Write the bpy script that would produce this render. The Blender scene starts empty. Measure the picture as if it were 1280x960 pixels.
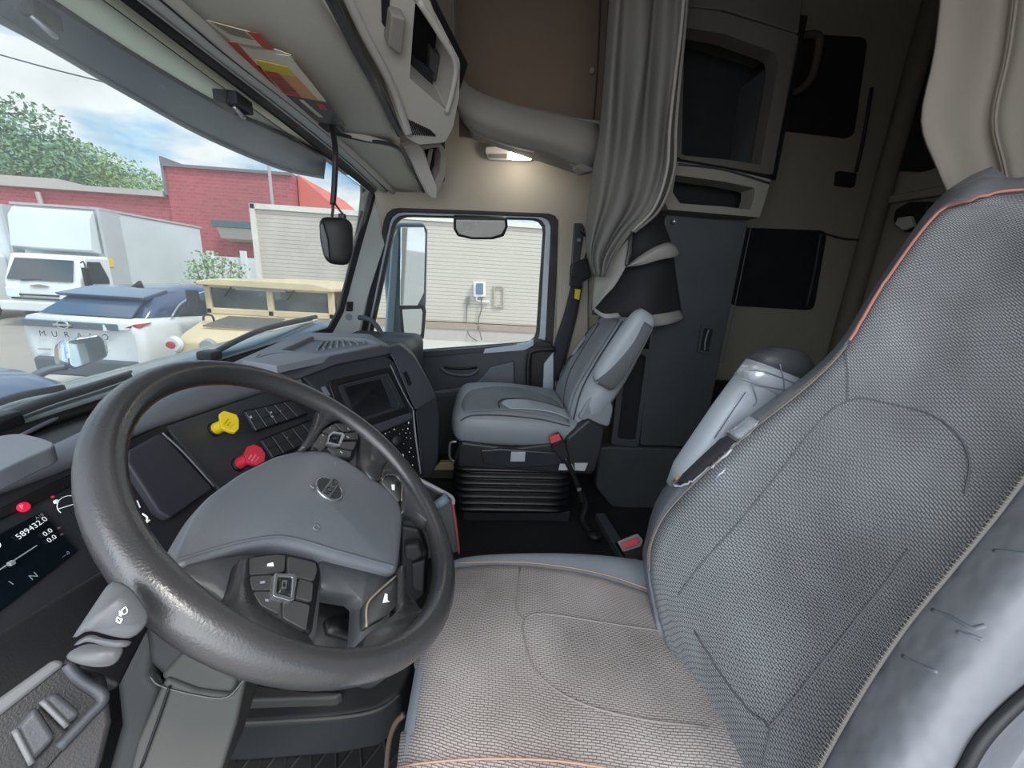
import bpy, bmesh, math, random
from mathutils import Vector as V, Matrix, noise
random.seed(7)
SC = bpy.context.scene
COL = SC.collection
R = math.radians
# ---------------------------------------------------------------- camera model (fixed, world metres)
F, CX, CY, H = 483.0, 640.0, 480.0, 0.95
YAW, PITCH, ROLL = R(4.5), R(14.8), R(3.36)
_cy,_sy,_cp,_sp = math.cos(YAW), math.sin(YAW), math.cos(PITCH), math.sin(PITCH)
cf = V((_sy*_cp, _cy*_cp, -_sp)); _r = V((_cy,-_sy,0)); _u = V((_sy*_sp,_cy*_sp,_cp))
cr_ = _r*math.cos(ROLL)+_u*math.sin(ROLL); cu = _u*math.cos(ROLL)-_r*math.sin(ROLL)
EYE = V((0,0,H))
def ray(px,py): return cf + cr_*((px-CX)/F) - cu*((py-CY)/F)
def at(px,py,x=None,y=None,z=None):
    d = ray(px,py)
    t = x/d.x if x is not None else y/d.y if y is not None else (z-H)/d.z
    return EYE + d*t
class PL:
    def __init__(s,o,n,up=(0,0,1)):
        s.o=V(o); s.n=V(n).normalized()
        s.a=V(up).cross(s.n)
        if s.a.length<1e-4: s.a=V((1,0,0))
        s.a.normalize(); s.b=s.n.cross(s.a)
    def h(s,px,py,d=0):
        r=ray(px,py); o=s.o+s.n*d
        return EYE + r*((o-EYE).dot(s.n)/r.dot(s.n))
cam = bpy.data.cameras.new('camera'); camo = bpy.data.objects.new('camera',cam); COL.objects.link(camo)
cam.sensor_width=36; cam.lens=F*36/1280; cam.clip_start=0.02; cam.clip_end=500
camo.matrix_world = Matrix((( cr_.x,cu.x,-cf.x,0),(cr_.y,cu.y,-cf.y,0),(cr_.z,cu.z,-cf.z,H),(0,0,0,1)))
SC.camera = camo
# ---------------------------------------------------------------- colours and materials
def lin(h):
    h=h.lstrip('#'); o=[]
    for i in (0,2,4):
        c=int(h[i:i+2],16)/255; o.append(c/12.92 if c<=0.04045 else ((c+0.055)/1.055)**2.4)
    return (*o,1)
_m={}
def nodes(name):
    m=bpy.data.materials.new(name); m.use_nodes=True; nt=m.node_tree
    return m,nt,nt.nodes['Principled BSDF']
def N(nt,t,**k):
    n=nt.nodes.new(t)
    for a,b in k.items():
        if a.startswith('i_'): n.inputs[a[2:].replace('_',' ')].default_value=b
        else: setattr(n,a,b)
    return n
def M(name,col,rough=.6,bump=0.0,scale=400,var=0.12,vs=6,metal=0,spec=.5,emit=0,coat=0,dist=.0004):
    """general procedural surface: colour mottled by noise, fine grain bump"""
    if name in _m: return _m[name]
    m,nt,b=nodes(name); L=nt.links.new
    c=lin(col) if isinstance(col,str) else (*col,1)
    b.inputs['Roughness'].default_value=rough; b.inputs['Metallic'].default_value=metal
    b.inputs['Specular IOR Level'].default_value=spec
    if coat: b.inputs['Coat Weight'].default_value=coat
    tc=N(nt,'ShaderNodeTexCoord')
    n=N(nt,'ShaderNodeTexNoise',i_Scale=vs,i_Detail=4.0); L(tc.outputs['Object'],n.inputs['Vector'])
    mx=N(nt,'ShaderNodeMix',data_type='RGBA')
    mx.inputs[6].default_value=tuple(x*(1-var) for x in c[:3])+(1,); mx.inputs[7].default_value=tuple(min(1,x*(1+var)) for x in c[:3])+(1,)
    L(n.outputs['Fac'],mx.inputs[0]); L(mx.outputs[2],b.inputs['Base Color'])
    if metal<.5 and rough>.25:
        rr_=N(nt,'ShaderNodeMapRange'); rr_.inputs['From Min'].default_value=.3; rr_.inputs['From Max'].default_value=.7; rr_.inputs['To Min'].default_value=rough-.1; rr_.inputs['To Max'].default_value=min(1,rough+.12); L(n.outputs['Fac'],rr_.inputs['Value']); L(rr_.outputs[0],b.inputs['Roughness'])
    if bump:
        n2=N(nt,'ShaderNodeTexNoise',i_Scale=scale,i_Detail=2.0); L(tc.outputs['Object'],n2.inputs['Vector'])
        bp=N(nt,'ShaderNodeBump',i_Strength=bump,i_Distance=dist); L(n2.outputs['Fac'],bp.inputs['Height']); L(bp.outputs['Normal'],b.inputs['Normal'])
    if emit:
        b.inputs['Emission Color'].default_value=c; b.inputs['Emission Strength'].default_value=emit
    _m[name]=m; return m
def weave(name,c1,c2,su=260,sv=420,rough=.85,blot=None,wave=False):
    """woven seat cloth on the UV map (metres): short dashes in rows"""
    m,nt,b=nodes(name); L=nt.links.new
    b.inputs['Roughness'].default_value=rough; b.inputs['Specular IOR Level'].default_value=.25
    uv=N(nt,'ShaderNodeUVMap')
    mp=N(nt,'ShaderNodeMapping'); mp.inputs['Scale'].default_value=(1,1,1); L(uv.outputs[0],mp.inputs[0])
    nz=N(nt,'ShaderNodeTexNoise',i_Scale=14.0,i_Detail=1.0); L(uv.outputs[0],nz.inputs['Vector'])
    ad=N(nt,'ShaderNodeVectorMath',operation='MULTIPLY_ADD'); L(nz.outputs['Color'],ad.inputs[0]); ad.inputs[1].default_value=(.01,.01,0); L(mp.outputs[0],ad.inputs[2])
    br=N(nt,'ShaderNodeTexBrick',i_Scale=1.0); L(ad.outputs[0],br.inputs['Vector'])
    br.inputs['Color1'].default_value=lin(c1); br.inputs['Color2'].default_value=lin(c1); br.inputs['Mortar'].default_value=lin(c2)
    br.inputs['Brick Width'].default_value=1/su*3.6; br.inputs['Row Height'].default_value=1/sv*2; br.inputs['Mortar Size'].default_value=1/sv*.45; br.inputs['Mortar Smooth'].default_value=.5
    n2=N(nt,'ShaderNodeTexNoise',i_Scale=5.0,i_Detail=5.0); L(uv.outputs[0],n2.inputs['Vector'])
    rp=N(nt,'ShaderNodeValToRGB'); rp.color_ramp.elements[0].position=.3; rp.color_ramp.elements[1].position=.7
    rp.color_ramp.elements[0].color=lin(blot) if blot else (.7,.7,.7,1); rp.color_ramp.elements[1].color=(1,1,1,1)
    L(n2.outputs['Fac'],rp.inputs[0])
    mx=N(nt,'ShaderNodeMix',data_type='RGBA',blend_type='MULTIPLY'); mx.inputs[0].default_value=1
    L(br.outputs['Color'],mx.inputs[6]); L(rp.outputs[0],mx.inputs[7]); L(mx.outputs[2],b.inputs['Base Color'])
    bp=N(nt,'ShaderNodeBump',i_Strength=.8,i_Distance=.0014); bp.invert=True; L(br.outputs['Fac'],bp.inputs['Height']); L(bp.outputs['Normal'],b.inputs['Normal'])
    _m[name]=m; return m
def glass(name,tint='#ffffff',dirt=0.05,refl=.08,dcol='#d8dcdc'):
    m=bpy.data.materials.new(name); m.use_nodes=True; nt=m.node_tree; nt.nodes.clear(); L=nt.links.new
    out=N(nt,'ShaderNodeOutputMaterial'); tr=N(nt,'ShaderNodeBsdfTransparent'); tr.inputs[0].default_value=lin(tint)
    gl=N(nt,'ShaderNodeBsdfGlossy'); gl.inputs['Roughness'].default_value=.02
    df=N(nt,'ShaderNodeBsdfDiffuse'); df.inputs[0].default_value=lin(dcol)
    tc=N(nt,'ShaderNodeTexCoord'); n=N(nt,'ShaderNodeTexNoise',i_Scale=5.0,i_Detail=8.0); L(tc.outputs['Object'],n.inputs['Vector'])
    ml=N(nt,'ShaderNodeMath',operation='MULTIPLY'); ml.inputs[1].default_value=dirt*2; L(n.outputs['Fac'],ml.inputs[0])
    a=N(nt,'ShaderNodeMixShader'); L(ml.outputs[0],a.inputs[0]); L(tr.outputs[0],a.inputs[1]); L(df.outputs[0],a.inputs[2])
    fr=N(nt,'ShaderNodeLayerWeight',i_Blend=refl); b=N(nt,'ShaderNodeMixShader'); L(fr.outputs['Fresnel'],b.inputs[0]); L(a.outputs[0],b.inputs[1]); L(gl.outputs[0],b.inputs[2])
    L(b.outputs[0],out.inputs[0]); return m
# ---------------------------------------------------------------- object helpers
_wl={}
def wloc(o): return _wl.get(o.name, V((0,0,0))) if o else V((0,0,0))
def tag(o,label=None,cat=None,group=None,kind=None):
    if label: o['label']=label
    if cat: o['category']=cat
    if group: o['group']=group
    if kind: o['kind']=kind
    return o
def T(name,label,cat,loc,group=None):
    o=bpy.data.objects.new(name,None); COL.objects.link(o); o.empty_display_size=.1; o.location=V(loc); _wl[o.name]=V(loc)
    return tag(o,label,cat,group)
def mk(name,vs,fs,mat,parent=None,smooth=False,bevel=0,seg=2,sub=0,uvs=None,solid=0,angle=40):
    vs=[V(v) for v in vs]
    c=sum(vs,V((0,0,0)))/len(vs)
    me=bpy.data.meshes.new(name); me.from_pydata([v-c for v in vs],[],fs)
    me.validate()
    bm=bmesh.new(); bm.from_mesh(me)
    if uvs is None or True:
        bmesh.ops.recalc_face_normals(bm,faces=bm.faces)
    bm.to_mesh(me); bm.free()
    if uvs is not None:
        ul=me.uv_layers.new(name='UVMap')
        for lp in me.loops: ul.data[lp.index].uv=uvs[lp.vertex_index]
    me.materials.append(mat)
    if smooth:
        for p in me.polygons: p.use_smooth=True
    o=bpy.data.objects.new(name,me); COL.objects.link(o); o.parent=parent; o.location=c-wloc(parent); _wl[o.name]=c
    if solid:
        md=o.modifiers.new('solid','SOLIDIFY'); md.thickness=solid; md.offset=-1
    if bevel:
        md=o.modifiers.new('bevel','BEVEL'); md.width=bevel; md.segments=seg; md.limit_method='ANGLE'; md.angle_limit=R(35)
        for p in me.polygons: p.use_smooth=True
        md.harden_normals=True
    if sub:
        md=o.modifiers.new('sub','SUBSURF'); md.levels=sub; md.render_levels=sub
    return o
class MB:
    """collects shapes into one mesh"""
    def __init__(s): s.v=[]; s.f=[]
    def add(s,vs,fs):
        n=len(s.v); s.v+= [V(v) for v in vs]; s.f+=[tuple(i+n for i in f) for f in fs]; return s
    def box(s,c,size,rot=None):
        c=V(c); h=V(size)/2; M3=rot or Matrix.Identity(3)
        vs=[c+M3@V((x*h.x,y*h.y,z*h.z)) for x in(-1,1) for y in(-1,1) for z in(-1,1)]
        return s.add(vs,[(0,1,3,2),(4,6,7,5),(0,4,5,1),(2,3,7,6),(0,2,6,4),(1,5,7,3)])
    def prism(s,pts,ext):
        pts=[V(p) for p in pts]; n=len(pts); e=V(ext)
        return s.add(pts+[p+e for p in pts],[tuple(range(n)),tuple(range(2*n-1,n-1,-1))]+[(i,(i+1)%n,n+(i+1)%n,n+i) for i in range(n)])
    def tube(s,pts,r,n=8,res=5,closed=False,flat=1.0,up=None):
        v,f=tube_geo(pts,r,n,res,closed,flat,up); return s.add(v,f)
    def loft(s,loops,cap=True):
        v,f=loft_geo(loops,cap); return s.add(v,f)
    def build(s,name,mat,parent=None,**k): return mk(name,s.v,s.f,mat,parent,**k)
def cr(pts,n,closed=False):
    pts=[V(p) for p in pts]; m=len(pts)
    if m<3 and not closed:
        return [pts[0].lerp(pts[-1],i/n) for i in range(n+1)]
    out=[]
    segs=m if closed else m-1
    for i in range(segs):
        p1=pts[i]; p2=pts[(i+1)%m]
        p0=pts[(i-1)%m] if (closed or i>0) else p1*2-p2
        p3=pts[(i+2)%m] if (closed or i+2<m) else p2*2-p1
        for k in range(n):
            t=k/n; out.append(.5*((2*p1)+(p2-p0)*t+(2*p0-5*p1+4*p2-p3)*t*t+(3*p1-p0-3*p2+p3)*t**3))
    if not closed: out.append(pts[-1].copy())
    return out
def tube_geo(pts,r,n=8,res=5,closed=False,flat=1.0,up=None):
    rs=r if isinstance(r,(list,tuple)) else [r]*len(pts)
    P=[V((*p,)) for p in pts]
    if res>1:
        Q=cr(P,res,closed); RR=[v.x for v in cr([V((x,0,0)) for x in rs],res,closed)]
    else: Q=P; RR=list(rs)
    m=len(Q); vs=[]; prev=None
    for i,q in enumerate(Q):
        t=(Q[(i+1)%m]-Q[i-1]) if (closed or 0<i<m-1) else (Q[1]-Q[0] if i==0 else Q[-1]-Q[-2])
        if t.length<1e-9: t=V((0,0,1))
        t.normalize()
        if up is not None: a=V(up)-t*V(up).dot(t)
        elif prev is None: a=t.orthogonal()
        else: a=prev-t*prev.dot(t)
        if a.length<1e-6: a=t.orthogonal()
        a.normalize(); prev=a; b=t.cross(a)
        for k in range(n):
            an=2*math.pi*k/n; vs.append(q+(a*math.cos(an)*flat+b*math.sin(an))*RR[i])
    fs=[]
    for i in range(m if closed else m-1):
        j=(i+1)%m
        for k in range(n):
            l=(k+1)%n; fs.append((i*n+k,i*n+l,j*n+l,j*n+k))
    if not closed: fs+= [tuple(range(n)),tuple(range(m*n-1,m*n-n-1,-1))]
    return vs,fs
def tube(name,pts,r,mat,parent=None,n=10,res=6,closed=False,flat=1.0,up=None):
    v,f=tube_geo(pts,r,n,res,closed,flat,up); return mk(name,v,f,mat,parent,smooth=True)
def loft_geo(loops,cap=True):
    n=len(loops[0]); vs=[V(p) for l in loops for p in l]; fs=[]
    for i in range(len(loops)-1):
        for k in range(n):
            l=(k+1)%n; fs.append((i*n+k,i*n+l,(i+1)*n+l,(i+1)*n+k))
    if cap: fs+=[tuple(range(n)),tuple(range(len(vs)-1,len(vs)-n-1,-1))]
    return vs,fs
def loft(name,loops,mat,parent=None,cap=True,smooth=True,**k):
    v,f=loft_geo(loops,cap); return mk(name,v,f,mat,parent,smooth=smooth,**k)
def slab(name,pl,px,th,mat,parent=None,bevel=.002,d=0,seg=2,rnd=0,**k):
    """polygon traced on plane pl, extruded th metres away from the viewer side"""
    pts=[pl.h(p[0],p[1],d) for p in px]
    if rnd: pts=rounded(pts,rnd)
    return MB().prism(pts,pl.n*-th).build(name,mat,parent,bevel=bevel,seg=seg,**k)
def rounded(pts,r,n=4):
    out=[]; m=len(pts)
    for i in range(m):
        p=pts[i]; a=pts[i-1]; b=pts[(i+1)%m]
        ra=min(r,(a-p).length*.45); rb=min(r,(b-p).length*.45)
        s=p+(a-p).normalized()*ra; e=p+(b-p).normalized()*rb
        for k in range(n+1):
            t=k/n; out.append(s*(1-t)**2+p*2*t*(1-t)+e*t*t)
    return out
def resamp(pts,n):
    L=[0]; m=len(pts)
    for i in range(m): L.append(L[-1]+(pts[(i+1)%m]-pts[i]).length)
    out=[]
    j=0
    for k in range(n):
        t=L[-1]*k/n
        while L[j+1]<t: j+=1
        u=(t-L[j])/max(1e-9,L[j+1]-L[j]); out.append(pts[j].lerp(pts[(j+1)%m],u))
    return out
def ring(name,outer,inner,ext,mat,parent=None,bevel=.003,n=64,rs=None,seg=2):
    """frame between two closed outlines extruded by ext"""
    o=resamp([V(p) for p in outer],n); i_=resamp([V(p) for p in inner],n)
    def _nrm(q):
        r=V((0,0,0)); c=sum(q,V((0,0,0)))/len(q)
        for a_,b_ in zip(q,q[1:]+q[:1]): r+=(a_-c).cross(b_-c)
        return r
    if _nrm(o).dot(_nrm(i_))<0: i_=i_[::-1]
    k=min(range(n),key=lambda j:(i_[j]-o[0]).length); i_=i_[k:]+i_[:k]
    e=V(ext); vs=o+i_+[p+e for p in o]+[p+e for p in i_]; fs=[]
    for a in range(n):
        b=(a+1)%n
        fs+=[(a,b,n+b,n+a),(2*n+a,3*n+a,3*n+b,2*n+b),(a,2*n+a,2*n+b,b),(n+a,n+b,3*n+b,3*n+a)]
    return mk(name,vs,fs,mat,parent,bevel=bevel,seg=seg)
def pring(name,pl,po,pi,th,mat,parent=None,bevel=.003,d=0,ro=0,ri=0,n=64):
    o=[pl.h(p[0],p[1],d) for p in po]; i_=[pl.h(p[0],p[1],d) for p in pi]
    if ro: o=rounded(o,ro)
    if ri: i_=rounded(i_,ri)
    return ring(name,o,i_,pl.n*-th,mat,parent,bevel,n)
def patch(name,rows,mat,parent=None,nu=6,nv=6,th=.02,vec=None,closed_u=False,uvrot=False,smooth=True):
    """smooth surface through a grid of control points, thickened by th along -vec"""
    g=[cr(r,nu) for r in rows]
    cols=[cr([g[i][j] for i in range(len(g))],nv) for j in range(len(g[0]))]
    nr=len(cols[0]); nc=len(cols)
    P=[[cols[j][i] for j in range(nc)] for i in range(nr)]
    vs=[p for r in P for p in r]; uv=[]
    um=[0]; 
    mid=nr//2
    for j in range(1,nc): um.append(um[-1]+(P[mid][j]-P[mid][j-1]).length)
    vm=[0]; mc=nc//2
    for i in range(1,nr): vm.append(vm[-1]+(P[i][mc]-P[i-1][mc]).length)
    for i in range(nr):
        for j in range(nc): uv.append((vm[i],um[j]) if uvrot else (um[j],vm[i]))
    fs=[(i*nc+j,i*nc+j+1,(i+1)*nc+j+1,(i+1)*nc+j) for i in range(nr-1) for j in range(nc-1)]
    if vec is not None:
        n=len(vs); e=V(vec)*-th
        vs+=[p+e for p in vs]; uv+=uv
        fs+=[tuple(n+i for i in reversed(f)) for f in fs]
        bd=[j for j in range(nc)]+[i*nc+nc-1 for i in range(1,nr)]+[(nr-1)*nc+j for j in range(nc-2,-1,-1)]+[i*nc for i in range(nr-2,0,-1)]
        for a in range(len(bd)):
            b=(a+1)%len(bd); fs.append((bd[a],n+bd[a],n+bd[b],bd[b]))
    o=mk(name,vs,fs,mat,parent,smooth=smooth,uvs=uv)
    return o
def txt(name,s,org,right,up,size,mat,parent=None,ext=.0004,align='LEFT'):
    """raised lettering at a point, running along right, height size"""
    cu_=bpy.data.curves.new(name,'FONT'); cu_.body=s; cu_.size=1; cu_.align_x=align; cu_.resolution_u=3
    o=bpy.data.objects.new('tmp',cu_); COL.objects.link(o)
    dg=bpy.context.evaluated_depsgraph_get(); me=bpy.data.meshes.new_from_object(o.evaluated_get(dg))
    bpy.data.objects.remove(o); right=V(right).normalized(); up=V(up).normalized(); nn=right.cross(up)
    vs=[V(org)+right*v.co.x*size+up*v.co.y*size+nn*.0006 for v in me.vertices]; fs=[tuple(p.vertices) for p in me.polygons]
    bpy.data.meshes.remove(me)
    if not vs: return None
    return mk(name,vs,fs,mat,parent)
def ptxt(name,s,pl,p0,p1,size,mat,parent=None,d=0,flip=False):
    """lettering on plane pl starting at pixel p0 reading toward p1"""
    a=pl.h(*p0,d); b=pl.h(*p1,d); r=(b-a).normalized(); up=pl.n.cross(r)
    return txt(name,s,a,r,up,size,mat,parent)
def px(pl,pts,d=0): return [pl.h(p[0],p[1],d) for p in pts]
def polyh(c,a,b,ra,rb,n=24,ph=0): return [V(c)+V(a)*ra*math.cos(2*math.pi*i/n+ph)+V(b)*rb*math.sin(2*math.pi*i/n+ph) for i in range(n)]

from mathutils.bvhtree import BVHTree
_bv={}
def hit(o,x,y,off=0):
    """point of a built surface seen along a sight line, lifted off metres"""
    if o.name not in _bv:
        c=_wl[o.name]; _bv[o.name]=BVHTree.FromPolygons([v.co+c for v in o.data.vertices],[tuple(p.vertices) for p in o.data.polygons])
    d=ray(x,y).normalized(); h=_bv[o.name].ray_cast(EYE,d)
    if h[0] is None:
        h=_bv[o.name].find_nearest(EYE+d*((_wl[o.name]-EYE).length)); return h[0]-d*off
    n=h[1] if h[1].dot(d)<0 else -h[1]
    return h[0]+n*off
def seam(name,o,pts,r,mat,parent=None,off=0,n=6,res=5):
    q=cr([V((p[0],p[1],0)) for p in pts],res); return tube(name,[hit(o,p.x,p.y,off) for p in q],r,mat,parent,n=n,res=1)
def drape(name,o,rows,mat,parent=None,off=.003,nu=5,nv=5,th=.006,uvrot=False):
    g=[cr([V((p[0],p[1],0)) for p in r],nu) for r in rows]; cols=[cr([g[i][j] for i in range(len(g))],nv) for j in range(len(g[0]))]
    P=[[hit(o,cols[j][i].x,cols[j][i].y,off) for j in range(len(cols))] for i in range(len(cols[0]))]
    c=sum((p for r in P for p in r),V((0,0,0)))/(len(P)*len(P[0]))
    return patch(name,P,mat,parent,nu=1,nv=1,vec=(EYE-c).normalized(),th=th,uvrot=uvrot)
def puff(name,secs,mat,parent=None,n=28,e=.5,uvf=None,res=4):
    """soft padded form: secs = (centre, dir a, half a, dir b, half b)"""
    C=cr([s[0] for s in secs],res); A=cr([V((s[2],s[4],0)) for s in secs],res)
    loops=[]
    for i,c in enumerate(C):
        k=min(len(secs)-1,i//res); a=V(secs[k][1]).normalized(); b=V(secs[k][3]).normalized(); lp_=[]
        for j in range(n):
            t=2*math.pi*j/n; ct,st=math.cos(t),math.sin(t)
            lp_.append(c+a*A[i].x*math.copysign(abs(ct)**e,ct)+b*A[i].y*math.copysign(abs(st)**e,st))
        loops.append(lp_)
    v,f=loft_geo(loops,True)
    uv=[uvf(p) if uvf else (p.y,p.x) for p in v]
    return mk(name,v,f,mat,parent,smooth=True,uvs=uv)

SKY_BACK=1.6; DOOR_W=17; CAB_W=1.0; EXPO=0.50; GAMMA=1.0

# ================================================================ WORLD AND LIGHT
w=bpy.data.worlds.new('sky'); SC.world=w; w.use_nodes=True; nt=w.node_tree; nt.nodes.clear(); L=nt.links.new
out=N(nt,'ShaderNodeOutputWorld'); bg=N(nt,'ShaderNodeBackground'); L(bg.outputs[0],out.inputs[0])
tc=N(nt,'ShaderNodeTexCoord'); mp=N(nt,'ShaderNodeMapping'); mp.inputs['Scale'].default_value=(1.3,1.3,3.6); mp.inputs['Location'].default_value=(.35,.1,.25); L(tc.outputs['Generated'],mp.inputs[0])
n1=N(nt,'ShaderNodeTexNoise',i_Scale=2.1,i_Detail=7.0,i_Roughness=.55,i_Distortion=.25); L(mp.outputs[0],n1.inputs['Vector'])
rp=N(nt,'ShaderNodeValToRGB'); e=rp.color_ramp.elements; e[0].position=.40; e[0].color=lin('#86bfec'); e[1].position=.54; e[1].color=lin('#fbfcfd')
x=e.new(.47); x.color=lin('#c6dff2'); x=e.new(.75); x.color=lin('#dfe3e8')
L(n1.outputs['Fac'],rp.inputs[0]); L(rp.outputs[0],bg.inputs[0])
sp=N(nt,'ShaderNodeSeparateXYZ'); L(tc.outputs['Generated'],sp.inputs[0])
mr=N(nt,'ShaderNodeMapRange',interpolation_type='SMOOTHSTEP'); mr.inputs['From Min'].default_value=.05; mr.inputs['From Max'].default_value=-.7; mr.inputs['To Min'].default_value=1.0; mr.inputs['To Max'].default_value=SKY_BACK
L(sp.outputs['Y'],mr.inputs['Value']); L(mr.outputs[0],bg.inputs[1])
def light(name,kind,loc,energy,color=(1,1,1),rot=None,**k):
    l=bpy.data.lights.new(name,kind); l.energy=energy; l.color=color
    for a,b in k.items(): setattr(l,a,b)
    o=bpy.data.objects.new(name,l); COL.objects.link(o); o.location=loc
    if rot is not None: o.rotation_euler=V(rot).to_track_quat('-Z','Y').to_euler()
    return o
light('sun','SUN',(3,-3,8),2.6,(1,.97,.92),(-.5,.35,-.8),angle=R(12))
light('door_daylight','AREA',(-.15,-.75,1.25),DOOR_W,(.98,.99,1),(.12,1,-.35),shape='RECTANGLE',size=1.5,size_y=1.3)
light('dome_light','POINT',at(650,200,y=1.93),0.8,(1,.93,.82),shadow_soft_size=.03)
light('cab_fill','AREA',(-.1,.9,1.9),CAB_W,(1,.98,.95),(0.05,.25,-1),shape='RECTANGLE',size=.5,size_y=.8)  # added fill lamp to brighten the overhead console, no fixture here
SC.view_settings.view_transform='Standard'; SC.view_settings.look='None'; SC.view_settings.exposure=EXPO; SC.view_settings.gamma=GAMMA
SC.cycles.use_denoising=True; SC.cycles.max_bounces=10; SC.cycles.diffuse_bounces=6; SC.cycles.transparent_max_bounces=16; SC.cycles.sample_clamp_indirect=6
SC.cycles.caustics_reflective=False; SC.cycles.caustics_refractive=False
# ================================================================ EXTERIOR
GZ=-1.27
mAsph=M('asphalt','#9c958c',.9,.5,30,.15,.6)
mb=MB().box((-20,40,GZ-.05),(160,120,.1)); tag(mb.build('ground',mAsph),'pale grey asphalt lot outside the cab','ground',kind='structure')
mConc=M('concrete','#b9b4ac',.9)
tag(MB().box((3,10.5,GZ+.03),(22,6.9,.06)).build('pavement',mConc),kind='structure')
# red brick building
def brickmat(name,c1,c2,mo,bw=.4,bh=.2,ms=.012,axis='XZ'):
    m,nt,b=nodes(name); L=nt.links.new; b.inputs['Roughness'].default_value=.9
    g=N(nt,'ShaderNodeNewGeometry'); s=N(nt,'ShaderNodeSeparateXYZ'); L(g.outputs['Position'],s.inputs[0]); c=N(nt,'ShaderNodeCombineXYZ'); L(s.outputs[axis[0]],c.inputs[0]); L(s.outputs[axis[1]],c.inputs[1])
    br=N(nt,'ShaderNodeTexBrick',i_Scale=1.0); L(c.outputs[0],br.inputs['Vector'])
    br.inputs['Color1'].default_value=lin(c1); br.inputs['Color2'].default_value=lin(c2); br.inputs['Mortar'].default_value=lin(mo)
    br.inputs['Brick Width'].default_value=bw; br.inputs['Row Height'].default_value=bh; br.inputs['Mortar Size'].default_value=ms
    L(br.outputs['Color'],b.inputs['Base Color']); return m
mBrick=brickmat('red_brick','#b25a60','#a54e55','#c0787a')
mBrickS=brickmat('red_brick_side','#a0474c','#96424a','#b97c7b',axis='YZ')
bt=T('brick_building','tall red brick building with a flat grey roof edge behind the white box truck','building',(-14,26,GZ))
def wpt(a,b,y): return at(a,b,y=y)
Y=26; tl=wpt(205,208,Y); tr=wpt(365,221,Y)
xl=tl.x; xr=wpt(365,222,Y).x; ztop=tl.z
MB().box(((xl+xr)/2,Y+4,(ztop+GZ)/2),(xr-xl,8,ztop-GZ)).build('wall',mBrick,bt)
mCap=M('roof_edge','#7c767a',.8); MB().box(((xl+xr)/2,Y+3.95,ztop+.08),(xr-xl,8.2,.16)).box((xl-.06,Y+2,(ztop+4)/2+.6),(.14,4.2,ztop-4.2)).build('roof_edge',mCap,bt)
zl=at(100,238,y=Y-.0).z
lb=T('low_brick_building','long low red brick building with pale roof edge under the trees','building',(-32,27,GZ))
MB().box(((xl-60)/2,Y+4.2,(zl+GZ)/2),(60+xl-.3,8,zl-GZ)).build('wall',mBrick,lb)
MB().box(((xl-60)/2-.2,Y+4.1,zl+.12),(60+xl-.1,8.4,.3)).build('roof_edge',M('pale_edge','#b9b2ac',.8),lb)
MB().tube([wpt(47,240,Y-.05),wpt(52,256,Y-.05)],.12,6,1).build('downpipe',M('pale_pipe','#b7a9a2',.7),lb)
MB().box((-31,31,zl+.6),(6,3,1.0)).build('rooftop_box',M('pale_box','#b8aaa6',.8),lb); MB().box((-20.4,30,zl+.5),(1.2,2,.7)).build('rooftop_box',M('pale_box','#b8aaa6',.8),lb)
mb=MB()
a0=wpt(365,222,Y+1); mb.prism([(xr+.1,Y+.5,a0.z+.1),(xr+3.6,Y+.5,3.7),(xr+3.6,Y+.5,GZ),(xr+.1,Y+.5,GZ)],(0,8,0))
rb=T('red_gable_building','bright red sloping roof behind the hanging black device','building',(-8,27,GZ)); mb.build('roof_slope',M('bright_red','#d8695c',.7),rb)
aw=T('awning','dark green awning with pale underside on the red brick wall','awning',wpt(293,282,25.2))
a=wpt(272,275,25.2); b=wpt(316,276,25.2)
MB().prism([(a.x,25.9,a.z+.1),(a.x,24.6,a.z-.1),(a.x,24.6,a.z-.4),(a.x,25.9,a.z-.4)],(b.x-a.x+1,0,0)).build('canopy',M('teal','#4a6468',.6),aw)
MB().prism([(a.x+.2,25.9,a.z-.4),(a.x+.2,24.7,a.z-.42),(a.x+.2,25.0,a.z-1.0),(a.x+.2,25.9,a.z-1.1)],(b.x-a.x+.8,0,0)).build('underside',M('paleaw','#c9c3b8',.8),aw)
# pole rising over the garage
pp=wpt(336,207,20); pb=wpt(343,270,20)
tag(tube('utility_pipe',[(pp.x,20,pp.z),(pp.x,20,GZ)],.07,M('pole_grey','#9a9293',.7),n=8,res=1),'thin grey pipe rising above the tan siding building','pipe')
# garage with siding
def siding(name,c1,c2,pitch):
    m,nt,b=nodes(name); L=nt.links.new; b.inputs['Roughness'].default_value=.7
    g=N(nt,'ShaderNodeNewGeometry'); s=N(nt,'ShaderNodeSeparateXYZ'); L(g.outputs['Position'],s.inputs[0])
    d=N(nt,'ShaderNodeMath',operation='DIVIDE'); L(s.outputs['Z'],d.inputs[0]); d.inputs[1].default_value=pitch
    f=N(nt,'ShaderNodeMath',operation='FRACT'); L(d.outputs[0],f.inputs[0])
    r=N(nt,'ShaderNodeValToRGB'); e=r.color_ramp.elements; e[0].position=0; e[0].color=lin(c1); e[1].position=1; e[1].color=lin(c1)
    x=e.new(.80); x.color=lin(c1); x=e.new(.88); x.color=lin(c2); L(f.outputs[0],r.inputs[0]); L(r.outputs[0],b.inputs['Base Color']); return m
mSide=siding('tan_siding','#c2b8ac','#7d7268',.125)
GY=14.0
ga=T('siding_building','tan horizontal siding building wall with white corner trim','building',(0,GY,GZ))
cl=wpt(313,254,GY); zt=cl.z-.02
mb=MB(); mb.box(((cl.x+12)/2,GY+3,(zt-.55)/2),(12-cl.x,6,zt+.55)); mb.build('wall',mSide,ga)
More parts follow.
